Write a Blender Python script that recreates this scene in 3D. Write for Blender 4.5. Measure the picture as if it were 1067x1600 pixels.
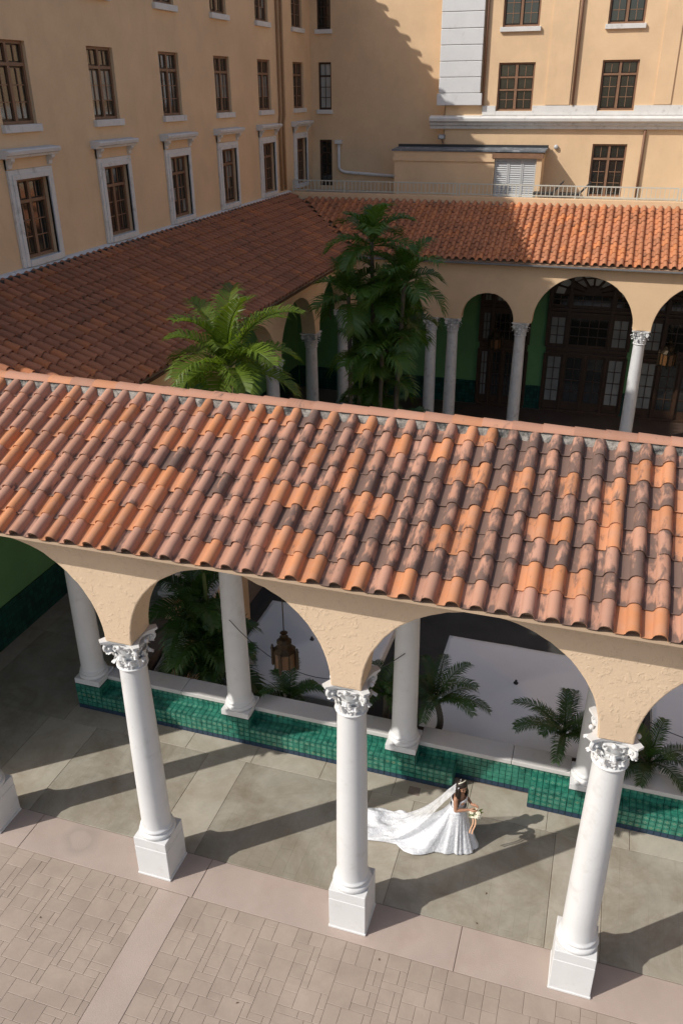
import bpy, math, random
import numpy as np
from mathutils import Vector, Matrix, noise
R = math.radians
PI = math.pi
random.seed(7)
scene = bpy.context.scene
col = scene.collection
for o in list(bpy.data.objects):
    bpy.data.objects.remove(o, do_unlink=True)

# ------------------------------------------------------------------ camera
PITCH, ROLL, YAW, FPX = R(27.016), R(0.51), -0.3105, 1290.0
CAM = Vector((2.6444, -8.6310, 12.0))
_d = Vector((math.sin(YAW) * math.cos(PITCH), math.cos(YAW) * math.cos(PITCH), -math.sin(PITCH)))
_r = _d.cross(Vector((0, 0, 1))).normalized()
_n = _d.cross(_r)
_r2 = _r * math.cos(ROLL) + _n * math.sin(ROLL)
_n2 = -_r * math.sin(ROLL) + _n * math.cos(ROLL)
cd = bpy.data.cameras.new('camera')
cam = bpy.data.objects.new('camera', cd)
col.objects.link(cam)
m = Matrix((_r2, -_n2, -_d)).transposed().to_4x4()
m.translation = CAM
cam.matrix_world = m
cd.sensor_fit = 'VERTICAL'
cd.sensor_height = 24.0
cd.lens = 24.0 * FPX / 1600.0
cd.clip_end = 600
cd.clip_start = 0.1
scene.camera = cam
def px(p):
    q = Vector(p) - CAM
    z = q.dot(_d)
    return 533.5 + FPX * q.dot(_r2) / z, 800 + FPX * q.dot(_n2) / z, z
def inframe(p, mg=12):
    u, v, z = px(p)
    return z > 0 and -mg < u < 1067 + mg and -mg < v < 1600 + mg

# ------------------------------------------------------------------ light
AZ, EL = R(39.0), R(41.5)          # shadows run towards AZ (from +X to +Y)
w = bpy.data.worlds.new('World')
scene.world = w
w.use_nodes = True
nt = w.node_tree
bg = nt.nodes['Background']
sky = nt.nodes.new('ShaderNodeTexSky')
sky.sky_type = 'NISHITA'
sky.sun_disc = False
sky.sun_elevation = EL
sky.sun_rotation = R(270) - AZ
sky.air_density = 1.0
sky.dust_density = 2.0
sky.ozone_density = 0.7
nt.links.new(sky.outputs[0], bg.inputs[0])
bg.inputs[1].default_value = 0.13
sd = bpy.data.lights.new('sun', 'SUN')
sd.energy = 3.85
sd.angle = R(0.53)
sd.color = (1.0, 0.965, 0.91)
sun = bpy.data.objects.new('sun', sd)
col.objects.link(sun)
sv = Vector((math.cos(AZ) * math.cos(EL), math.sin(AZ) * math.cos(EL), -math.sin(EL)))
sun.rotation_euler = sv.to_track_quat('-Z', 'Y').to_euler()
sun.location = (-30, -24, 40)
scene.view_settings.view_transform = 'Standard'
scene.view_settings.look = 'None'
scene.view_settings.exposure = 0.0
scene.view_settings.gamma = 1.0
scene.view_settings.use_curve_mapping = False
scene.render.engine = 'CYCLES'
scene.cycles.max_bounces = 8
scene.cycles.transparent_max_bounces = 16

# ------------------------------------------------------------------ materials
def N(t, ty, **k):
    n = t.nodes.new(ty)
    for a, v in k.items():
        if hasattr(n, a):
            setattr(n, a, v)
        else:
            n.inputs[a].default_value = v
    return n
def ramp(t, fac, stops):
    r = t.nodes.new('ShaderNodeValToRGB')
    e = r.color_ramp.elements
    while len(e) > 1:
        e.remove(e[-1])
    e[0].position, e[0].color = stops[0][0], stops[0][1]
    for p, c in stops[1:]:
        x = e.new(p)
        x.color = c
    t.links.new(fac, r.inputs[0])
    return r.outputs[0]
def c4(c):
    return (c[0], c[1], c[2], 1) if len(c) == 3 else c
def mix(t, fac, a, b, mode='MIX'):
    n = t.nodes.new('ShaderNodeMix')
    n.data_type = 'RGBA'
    n.blend_type = mode
    for s, i in ((fac, 0), (a, 6), (b, 7)):
        if isinstance(s, (int, float)):
            n.inputs[i].default_value = s
        elif isinstance(s, tuple):
            n.inputs[i].default_value = c4(s)
        else:
            t.links.new(s, n.inputs[i])
    return n.outputs[2]
def math_(t, op, a, b=0.0, c=None):
    n = t.nodes.new('ShaderNodeMath')
    n.operation = op
    for i, s in enumerate((a, b) if c is None else (a, b, c)):
        if isinstance(s, (int, float)):
            n.inputs[i].default_value = s
        else:
            t.links.new(s, n.inputs[i])
    return n.outputs[0]
def newmat(name):
    m = bpy.data.materials.new(name)
    m.use_nodes = True
    t = m.node_tree
    return m, t, t.nodes['Principled BSDF']
def noise_(t, vec, scale, detail=4, rough=0.55, dist=0.0):
    n = N(t, 'ShaderNodeTexNoise', Scale=scale, Detail=detail, Roughness=rough, Distortion=dist)
    if vec is not None:
        t.links.new(vec, n.inputs['Vector'])
    return n.outputs[0]
def bump(t, b, h, strength=0.3, dist=0.02):
    n = N(t, 'ShaderNodeBump', Strength=strength, Distance=dist)
    t.links.new(h, n.inputs['Height'])
    t.links.new(n.outputs[0], b.inputs['Normal'])
def wpos(t):
    return t.nodes.new('ShaderNodeNewGeometry').outputs['Position']
def simple(name, c, rough=0.6, var=0.12, scale=3.0, bs=0.0, bscale=40, metal=0.0, stain=None, sscale=1.2, slo=0.5, shi=0.75):
    m, t, b = newmat(name)
    p = wpos(t)
    n = noise_(t, p, scale, 5)
    k = ramp(t, n, [(0.25, (1 - var,) * 3 + (1,)), (0.75, (1 + var * 0.6,) * 3 + (1,))])
    o = mix(t, 1.0, c, k, 'MULTIPLY')
    if stain:
        s = noise_(t, p, sscale, 8, 0.65)
        f = ramp(t, s, [(slo, (0, 0, 0, 1)), (shi, (1, 1, 1, 1))])
        o = mix(t, f, o, stain)
    t.links.new(o, b.inputs['Base Color'])
    b.inputs['Roughness'].default_value = rough
    b.inputs['Metallic'].default_value = metal
    if bs:
        bump(t, b, noise_(t, p, bscale, 6, 0.6), bs, 0.02)
    return m
M = {}
def stucco(name, c, coarse):
    m, t, b = newmat(name)
    p = wpos(t)
    n = noise_(t, p, 0.9, 7, 0.6)
    o = mix(t, ramp(t, n, [(0.3, (0, 0, 0, 1)), (0.72, (1, 1, 1, 1))]), tuple(x * 0.90 for x in c), tuple(min(1, x * 1.05) for x in c))
    mp = N(t, 'ShaderNodeMapping')
    mp.inputs['Scale'].default_value = (1.6, 1.6, 0.55)
    t.links.new(p, mp.inputs[0])
    st = noise_(t, mp.outputs[0], 1.3, 6, 0.65)
    f = ramp(t, st, [(0.56, (0, 0, 0, 1)), (0.80, (0.28, 0.28, 0.28, 1))])
    o = mix(t, f, o, (c[0] * 0.72, c[1] * 0.68, c[2] * 0.64))
    t.links.new(o, b.inputs['Base Color'])
    b.inputs['Roughness'].default_value = 0.9
    b.inputs['Specular IOR Level'].default_value = 0.2
    h1 = noise_(t, p, 26 if coarse else 34, 5, 0.6, 0.4)
    v = N(t, 'ShaderNodeTexVoronoi', Scale=9.0 if coarse else 14.0)
    t.links.new(p, v.inputs['Vector'])
    h2 = noise_(t, p, 10.0, 5, 0.6, 0.4)
    h2 = ramp(t, h2, [(0.55, (0, 0, 0, 1)), (0.62, (1, 1, 1, 1))])
    h = math_(t, 'ADD', math_(t, 'MULTIPLY', h1, 0.6), math_(t, 'MULTIPLY', h2, 0.42 if coarse else 0.22))
    bump(t, b, h, 0.45 if coarse else 0.35, 0.02 if coarse else 0.016)
    return m
M['stucco'] = stucco('stucco_cream', (0.71, 0.535, 0.365), True)
M['facade'] = stucco('stucco_facade', (0.76, 0.535, 0.325), False)
M['white'] = simple('white_paint', (0.69, 0.685, 0.67), 0.5, 0.05, 2.5, 0.12, 30, stain=(0.50, 0.475, 0.43), sscale=3.5, slo=0.56, shi=0.92)
M['trim'] = simple('white_trim_weathered', (0.70, 0.68, 0.64), 0.7, 0.10, 3, 0.15, 40, stain=(0.30, 0.27, 0.23), sscale=4.5, slo=0.56, shi=0.85)
M['coping'] = simple('white_coping', (0.60, 0.575, 0.54), 0.6, 0.10, 2, 0.12, 30, stain=(0.36, 0.33, 0.30), sscale=2.0, slo=0.55, shi=0.9)
M['green_wall'] = simple('green_wall_paint', (0.11, 0.27, 0.10), 0.7, 0.14, 1.5, 0.2, 30)
M['green_dark'] = simple('green_wainscot', (0.006, 0.055, 0.040), 0.3, 0.3, 9.0, 0.2, 12)
def tiled(m, sz, dark):
    t = m.node_tree
    b = t.nodes['Principled BSDF']
    src = b.inputs['Base Color'].links[0].from_socket
    p = wpos(t)
    s_ = t.nodes.new('ShaderNodeSeparateXYZ')
    t.links.new(p, s_.inputs[0])
    c_ = t.nodes.new('ShaderNodeCombineXYZ')
    t.links.new(math_(t, 'ADD', s_.outputs[0], s_.outputs[1]), c_.inputs[0])
    t.links.new(s_.outputs[2], c_.inputs[1])
    ck = N(t, 'ShaderNodeTexBrick', Scale=1.0)
    ck.offset = 0.0
    ck.inputs['Brick Width'].default_value = sz
    ck.inputs['Row Height'].default_value = sz
    ck.inputs['Mortar Size'].default_value = 0.008
    ck.inputs['Color1'].default_value = (1.5, 1.5, 1.5, 1)
    ck.inputs['Color2'].default_value = (0.6, 0.6, 0.6, 1)
    ck.inputs['Mortar'].default_value = (dark,) * 3 + (1,)
    t.links.new(c_.outputs[0], ck.inputs['Vector'])
    t.links.new(mix(t, 1.0, src, ck.outputs['Color'], 'MULTIPLY'), b.inputs['Base Color'])
tiled(M['green_dark'], 0.15, 0.3)
M['timber'] = simple('timber_brown', (0.105, 0.048, 0.022), 0.55, 0.22, 6, 0.1, 60)
M['timber2'] = simple('timber_window', (0.25, 0.135, 0.075), 0.55, 0.2, 6, 0.1, 60)
M['darkwood'] = simple('dark_door_wood', (0.045, 0.022, 0.011), 0.45, 0.25, 5, 0.1, 40)
M['pipe'] = simple('downpipe_tan', (0.40, 0.23, 0.11), 0.6, 0.12, 3)
M['pipe_brown'] = simple('downpipe_brown', (0.20, 0.10, 0.055), 0.6, 0.12, 3)
M['rail'] = simple('railing_paint', (0.55, 0.545, 0.47), 0.5, 0.08, 4)
M['pink'] = simple('pink_concrete', (0.405, 0.322, 0.272), 0.8, 0.10, 1.4, 0.25, 60, stain=(0.36, 0.27, 0.225), sscale=1.6, slo=0.5, shi=0.85)
M['dimmed_floor'] = simple('dimmed_far_floor', (0.085, 0.055, 0.040), 0.5, 0.25, 2, 0.2, 20)  # far arcade floor: interior shade painted into a darkened base colour
def add_ring(m, cx, cy):
    t = m.node_tree
    b = t.nodes['Principled BSDF']
    src = b.inputs['Base Color'].links[0].from_socket
    p = wpos(t)
    vs = t.nodes.new('ShaderNodeVectorMath')
    vs.operation = 'DISTANCE'
    nz = N(t, 'ShaderNodeTexNoise', Scale=3.0, Detail=4)
    t.links.new(p, nz.inputs['Vector'])
    va = t.nodes.new('ShaderNodeVectorMath')
    va.operation = 'MULTIPLY_ADD'
    t.links.new(nz.outputs['Color'], va.inputs[0])
    va.inputs[1].default_value = (0.22, 0.22, 0.0)
    t.links.new(p, va.inputs[2])
    t.links.new(va.outputs[0], vs.inputs[0])
    vs.inputs[1].default_value = (cx + 0.11, cy + 0.11, 0)
    f = ramp(t, vs.outputs['Value'], [(0.0, (0.10,) * 3 + (1,)), (0.19, (0.15,) * 3 + (1,)), (0.24, (0.42,) * 3 + (1,)), (0.30, (0.26,) * 3 + (1,)), (0.42, (0, 0, 0, 1))])
    o = mix(t, f, src, (0.235, 0.20, 0.175))
    t.links.new(o, b.inputs['Base Color'])
add_ring(M['pink'], -5.12, 0.02)
M['soil'] = simple('planter_soil', (0.045, 0.032, 0.022), 0.95, 0.3, 8, 0.6, 30)
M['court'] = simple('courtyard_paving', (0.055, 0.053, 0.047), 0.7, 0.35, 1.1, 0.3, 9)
M['joint'] = simple('joint_dark', (0.215, 0.165, 0.135), 0.9, 0.25, 8)
M['mortar'] = simple('ridge_mortar', (0.34, 0.31, 0.27), 0.95, 0.25, 12, 0.8, 40, stain=(0.045, 0.045, 0.043), sscale=7.0, slo=0.42, shi=0.62)
M['deck'] = simple('roof_underlay', (0.16, 0.10, 0.07), 0.95, 0.25, 5)
M['soffit'] = simple('soffit_plaster', (0.50, 0.36, 0.24), 0.9, 0.1, 2)
M['tar'] = simple('tar_roof', (0.15, 0.17, 0.19), 0.6, 0.35, 3, 0.3, 20, stain=(0.5, 0.5, 0.5), sscale=3, slo=0.55, shi=0.7)
M['louvre'] = simple('louvre_paint', (0.50, 0.50, 0.49), 0.5, 0.05, 4)
M['canvas'] = simple('canopy_canvas', (0.88, 0.86, 0.82), 0.75, 0.05, 0.9, 0.06, 5)
M['bronze'] = simple('lantern_metal', (0.055, 0.038, 0.022), 0.45, 0.3, 20, 0.2, 50, metal=0.7)
M['amber'] = simple('lantern_amber_glass', (0.13, 0.06, 0.022), 0.3, 0.3, 14)
M['cable'] = simple('cable_black', (0.03, 0.03, 0.03), 0.6, 0.1, 5)
M['metal'] = simple('grey_metal', (0.25, 0.25, 0.25), 0.4, 0.2, 8, metal=0.5)
M['stemgreen'] = simple('palm_stem_green', (0.10, 0.13, 0.035), 0.6, 0.3, 6)
M['trunk'] = simple('palm_trunk', (0.12, 0.10, 0.07), 0.9, 0.35, 9, 0.6, 14)
M['skin'] = simple('skin', (0.42, 0.215, 0.13), 0.5, 0.05, 8)
M['hair'] = simple('dark_hair', (0.020, 0.011, 0.007), 0.4, 0.4, 40, 0.5, 90)
M['petal'] = simple('ivory_petals', (0.80, 0.76, 0.60), 0.6, 0.1, 40)
M['ribbon'] = simple('peach_ribbon', (0.72, 0.42, 0.26), 0.5, 0.08, 10)
M['curtain'] = simple('curtain_white', (0.62, 0.62, 0.60), 0.8, 0.15, 14)
M['lens'] = simple('lamp_lens', (0.5, 0.5, 0.5), 0.2, 0.1, 5)

def glass(name, c, rough=0.06):
    m, t, b = newmat(name)
    p = wpos(t)
    n = noise_(t, p, 1.1, 3)
    o = mix(t, n, tuple(x * 0.5 for x in c), tuple(x * 1.6 for x in c))
    t.links.new(o, b.inputs['Base Color'])
    b.inputs['Roughness'].default_value = rough
    b.inputs['IOR'].default_value = 1.9
    bump(t, b, noise_(t, p, 2.2, 2), 0.06, 0.02)
    return m
M['glass'] = glass('window_glass', (0.016, 0.017, 0.015))
M['glass_pale'] = glass('window_glass_blind', (0.33, 0.34, 0.32), 0.15)
M['glass_dim'] = glass('window_glass_curtain', (0.20, 0.205, 0.19), 0.15)

def tile_mat(name, a, bcol, dark, edge):
    # 'tcol': r = share of fresh orange clay, g = amount of black growth, b = random
    m, t, b = newmat(name)
    at = N(t, 'ShaderNodeAttribute', attribute_name='tcol')
    sp = t.nodes.new('ShaderNodeSeparateColor')
    t.links.new(at.outputs['Color'], sp.inputs[0])
    oi = t.nodes.new('ShaderNodeObjectInfo')
    rnd = math_(t, 'FRACT', math_(t, 'ADD', oi.outputs['Random'], sp.outputs[2]))
    tc = t.nodes.new('ShaderNodeTexCoord')
    off = t.nodes.new('ShaderNodeCombineXYZ')
    t.links.new(math_(t, 'MULTIPLY', rnd, 57.0), off.inputs[0])
    t.links.new(math_(t, 'MULTIPLY', sp.outputs[2], 31.0), off.inputs[1])
    va = t.nodes.new('ShaderNodeVectorMath')
    va.operation = 'ADD'
    t.links.new(tc.outputs['Object'], va.inputs[0])
    t.links.new(off.outputs[0], va.inputs[1])
    p = va.outputs[0]
    c0 = mix(t, sp.outputs[0], bcol, a)
    vv = math_(t, 'ADD', 0.80, math_(t, 'MULTIPLY', rnd, 0.30))
    cv = t.nodes.new('ShaderNodeCombineColor')
    for i in range(3):
        t.links.new(vv, cv.inputs[i])
    c0 = mix(t, 1.0, c0, cv.outputs[0], 'MULTIPLY')
    blot = noise_(t, p, 5.5, 5, 0.6)
    c0 = mix(t, ramp(t, blot, [(0.35, (0, 0, 0, 1)), (0.75, (0.5, 0.5, 0.5, 1))]), c0, edge)
    uv = N(t, 'ShaderNodeUVMap', uv_map='UVMap')
    su = t.nodes.new('ShaderNodeSeparateXYZ')
    t.links.new(uv.outputs[0], su.inputs[0])
    pan = ramp(t, su.outputs[0], [(0.0, (1, 1, 1, 1)), (0.34, (0.85,) * 3 + (1,)), (0.46, (0, 0, 0, 1)), (0.90, (0, 0, 0, 1)), (1.0, (1, 1, 1, 1))])
    lip = ramp(t, su.outputs[1], [(0.0, (1, 1, 1, 1)), (0.10, (0.8,) * 3 + (1,)), (0.30, (0, 0, 0, 1)), (0.75, (0, 0, 0, 1)), (0.9, (0.6,) * 3 + (1,))])
    mp = N(t, 'ShaderNodeMapping')
    mp.inputs['Scale'].default_value = (1.5, 0.55, 1.0)
    t.links.new(p, mp.inputs[0])
    s = noise_(t, mp.outputs[0], 7.5, 9, 0.60, 0.3)
    th = math_(t, 'SUBTRACT', 0.80, math_(t, 'MULTIPLY', sp.outputs[1], 0.50))
    old = math_(t, 'SUBTRACT', 1.0, math_(t, 'MULTIPLY', sp.outputs[0], 0.75))
    th = math_(t, 'SUBTRACT', th, math_(t, 'MULTIPLY', math_(t, 'MULTIPLY', lip, 0.17), old))
    th = math_(t, 'SUBTRACT', th, math_(t, 'MULTIPLY', math_(t, 'MULTIPLY', pan, 0.19), old))
    f = t.nodes.new('ShaderNodeMapRange')
    f.interpolation_type = 'SMOOTHSTEP'
    t.links.new(s, f.inputs[0])
    t.links.new(math_(t, 'SUBTRACT', th, 0.05), f.inputs[1])
    t.links.new(math_(t, 'ADD', th, 0.16), f.inputs[2])
    fl = math_(t, 'MULTIPLY', f.outputs[0], 0.88)
    c1 = mix(t, fl, c0, dark)
    t.links.new(c1, b.inputs['Base Color'])
    b.inputs['Roughness'].default_value = 0.78
    b.inputs['Specular IOR Level'].default_value = 0.25
    bump(t, b, noise_(t, p, 38.0, 4), 0.14, 0.01)
    return m
M['tile_front'] = tile_mat('clay_tile_front', (0.55, 0.225, 0.095), (0.435, 0.232, 0.162), (0.125, 0.085, 0.070), (0.44, 0.255, 0.18))
M['tile_left'] = tile_mat('clay_tile_left', (0.52, 0.19, 0.075), (0.40, 0.165, 0.088), (0.12, 0.062, 0.040), (0.37, 0.16, 0.09))
M['tile_far'] = tile_mat('clay_tile_far', (0.60, 0.225, 0.085), (0.46, 0.19, 0.098), (0.15, 0.075, 0.045), (0.44, 0.22, 0.13))

def gtile_mat():
    m, t, b = newmat('green_glazed_tile')
    at = N(t, 'ShaderNodeAttribute', attribute_name='tcol')
    sp = t.nodes.new('ShaderNodeSeparateColor')
    t.links.new(at.outputs['Color'], sp.inputs[0])
    uv = N(t, 'ShaderNodeUVMap', uv_map='UVMap')
    s = t.nodes.new('ShaderNodeSeparateXYZ')
    t.links.new(uv.outputs[0], s.inputs[0])
    x = math_(t, 'SUBTRACT', s.outputs[0], 0.5)
    y = math_(t, 'SUBTRACT', s.outputs[1], 0.5)
    r = math_(t, 'SQRT', math_(t, 'ADD', math_(t, 'MULTIPLY', x, x), math_(t, 'MULTIPLY', y, y)))
    an = math_(t, 'ARCTAN2', y, x)
    pet = math_(t, 'ADD', 0.27, math_(t, 'MULTIPLY', math_(t, 'COSINE', math_(t, 'MULTIPLY', an, 4.0)), 0.10))
    inside = math_(t, 'LESS_THAN', r, pet)
    core = math_(t, 'LESS_THAN', r, 0.12)
    motif = math_(t, 'SUBTRACT', inside, math_(t, 'MULTIPLY', core, 0.8))
    motif = math_(t, 'MULTIPLY', motif, sp.outputs[0])
    p = wpos(t)
    n = noise_(t, p, 7.0, 5, 0.6)
    g0 = mix(t, ramp(t, n, [(0.3, (0, 0, 0, 1)), (0.7, (1, 1, 1, 1))]), (0.008, 0.085, 0.060), (0.045, 0.255, 0.175))
    g0 = mix(t, sp.outputs[1], g0, (0.022, 0.045, 0.080))      # blue skirting tiles
    mc = mix(t, sp.outputs[2], (0.20, 0.34, 0.25), (0.30, 0.30, 0.16))
    o = mix(t, math_(t, 'MULTIPLY', motif, 0.62), g0, mc)
    t.links.new(o, b.inputs['Base Color'])
    b.inputs['Roughness'].default_value = 0.28
    bump(t, b, math_(t, 'ADD', n, math_(t, 'MULTIPLY', motif, 0.4)), 0.2, 0.01)
    return m
M['gtile'] = gtile_mat()
M['grout'] = simple('tile_grout', (0.015, 0.06, 0.045), 0.9, 0.2, 10)

def slab_mat(name, c, c2, boards, stainc):
    m, t, b = newmat(name)
    p = wpos(t)
    oi = t.nodes.new('ShaderNodeObjectInfo')
    n = noise_(t, p, 1.3, 9, 0.74, 0.4)
    o = mix(t, ramp(t, n, [(0.30, (0, 0, 0, 1)), (0.70, (1, 1, 1, 1))]), c, c2)
    n2 = noise_(t, p, 0.85, 9, 0.72, 0.5)
    o = mix(t, ramp(t, n2, [(0.44, (0, 0, 0, 1)), (0.68, (0.9, 0.9, 0.9, 1))]), o, stainc)
    v = math_(t, 'ADD', 0.94, math_(t, 'MULTIPLY', oi.outputs['Random'], 0.12))
    cv = t.nodes.new('ShaderNodeCombineColor')
    for i in range(3):
        t.links.new(v, cv.inputs[i])
    o = mix(t, 1.0, o, cv.outputs[0], 'MULTIPLY')
    h = noise_(t, p, 22, 6, 0.65)
    if boards:
        br = N(t, 'ShaderNodeTexBrick', Scale=1.0)
        br.inputs['Color1'].default_value = (1, 1, 1, 1)
        br.inputs['Color2'].default_value = (0.90, 0.90, 0.90, 1)
        br.inputs['Mortar'].default_value = (0.62, 0.62, 0.62, 1)
        br.inputs['Mortar Size'].default_value = 0.006
        br.inputs['Mortar Smooth'].default_value = 0.6
        br.inputs['Brick Width'].default_value = 0.92
        br.inputs['Row Height'].default_value = 0.23
        mp = N(t, 'ShaderNodeMapping')
        mp.inputs['Rotation'].default_value = (0, 0, R(90))
        t.links.new(p, mp.inputs[0])
        t.links.new(mp.outputs[0], br.inputs['Vector'])
        vis = ramp(t, noise_(t, p, 0.6, 3), [(0.42, (0.05,) * 3 + (1,)), (0.66, (0.75,) * 3 + (1,))])
        o = mix(t, vis, o, br.outputs['Color'], 'MULTIPLY')
        h = math_(t, 'ADD', h, math_(t, 'MULTIPLY', br.outputs['Fac'], -0.8))
    t.links.new(o, b.inputs['Base Color'])
    b.inputs['Roughness'].default_value = 0.62
    bump(t, b, h, 0.18, 0.01)
    return m
M['slab'] = slab_mat('arcade_slab', (0.40, 0.36, 0.29), (0.265, 0.245, 0.195), True, (0.215, 0.175, 0.12))
M['slab_plain'] = slab_mat('arcade_slab_plain', (0.45, 0.405, 0.33), (0.33, 0.30, 0.24), False, (0.28, 0.235, 0.17))
M['stone'] = slab_mat('stamped_stone', (0.40, 0.32, 0.258), (0.315, 0.25, 0.20), False, (0.30, 0.235, 0.19))

def leaf_mat(name, c1, c2, tr=0.35):
    m, t, b = newmat(name)
    oi = t.nodes.new('ShaderNodeObjectInfo')
    p = wpos(t)
    n = noise_(t, p, 3.0, 3)
    o = mix(t, n, c1, c2)
    v = math_(t, 'ADD', 0.75, math_(t, 'MULTIPLY', oi.outputs['Random'], 0.5))
    cv = t.nodes.new('ShaderNodeCombineColor')
    for i in range(3):
        t.links.new(v, cv.inputs[i])
    o = mix(t, 1.0, o, cv.outputs[0], 'MULTIPLY')
    t.links.new(o, b.inputs['Base Color'])
    b.inputs['Roughness'].default_value = 0.42
    trn = N(t, 'ShaderNodeBsdfTranslucent')
    t.links.new(mix(t, 1.0, o, (1.5, 1.6, 0.6, 1), 'MULTIPLY'), trn.inputs[0])
    ms = N(t, 'ShaderNodeMixShader')
    ms.inputs[0].default_value = tr
    t.links.new(b.outputs[0], ms.inputs[1])
    t.links.new(trn.outputs[0], ms.inputs[2])
    t.links.new(ms.outputs[0], t.nodes['Material Output'].inputs[0])
    return m
M['leaf'] = leaf_mat('palm_leaf', (0.085, 0.135, 0.016), (0.16, 0.225, 0.026), 0.45)
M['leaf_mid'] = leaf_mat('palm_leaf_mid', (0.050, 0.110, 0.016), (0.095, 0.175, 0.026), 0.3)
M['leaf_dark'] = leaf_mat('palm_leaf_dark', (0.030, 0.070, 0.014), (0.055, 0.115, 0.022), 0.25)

def dress_mat():
    m, t, b = newmat('lace_satin')
    p = wpos(t)
    v = N(t, 'ShaderNodeTexVoronoi', Scale=26.0)
    t.links.new(p, v.inputs['Vector'])
    n = noise_(t, p, 45, 4)
    h = math_(t, 'ADD', v.outputs['Distance'], n)
    o = mix(t, ramp(t, h, [(0.55, (0, 0, 0, 1)), (1.0, (1, 1, 1, 1))]), (0.86, 0.86, 0.87), (0.66, 0.67, 0.69))
    t.links.new(o, b.inputs['Base Color'])
    b.inputs['Roughness'].default_value = 0.55
    bump(t, b, h, 0.5, 0.012)
    return m
M['dress'] = dress_mat()
def veil_mat():
    m, t, b = newmat('tulle_veil')
    b.inputs['Base Color'].default_value = (0.85, 0.86, 0.88, 1)
    b.inputs['Roughness'].default_value = 0.8
    tp = N(t, 'ShaderNodeBsdfTransparent')
    ms = N(t, 'ShaderNodeMixShader')
    n = noise_(t, wpos(t), 9.0, 3)
    f = ramp(t, n, [(0.3, (0.36,) * 3 + (1,)), (0.7, (0.60,) * 3 + (1,))])
    t.links.new(f, ms.inputs[0])
    t.links.new(tp.outputs[0], ms.inputs[1])
    t.links.new(b.outputs[0], ms.inputs[2])
    t.links.new(ms.outputs[0], t.nodes['Material Output'].inputs[0])
    return m
M['veil'] = veil_mat()

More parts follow.
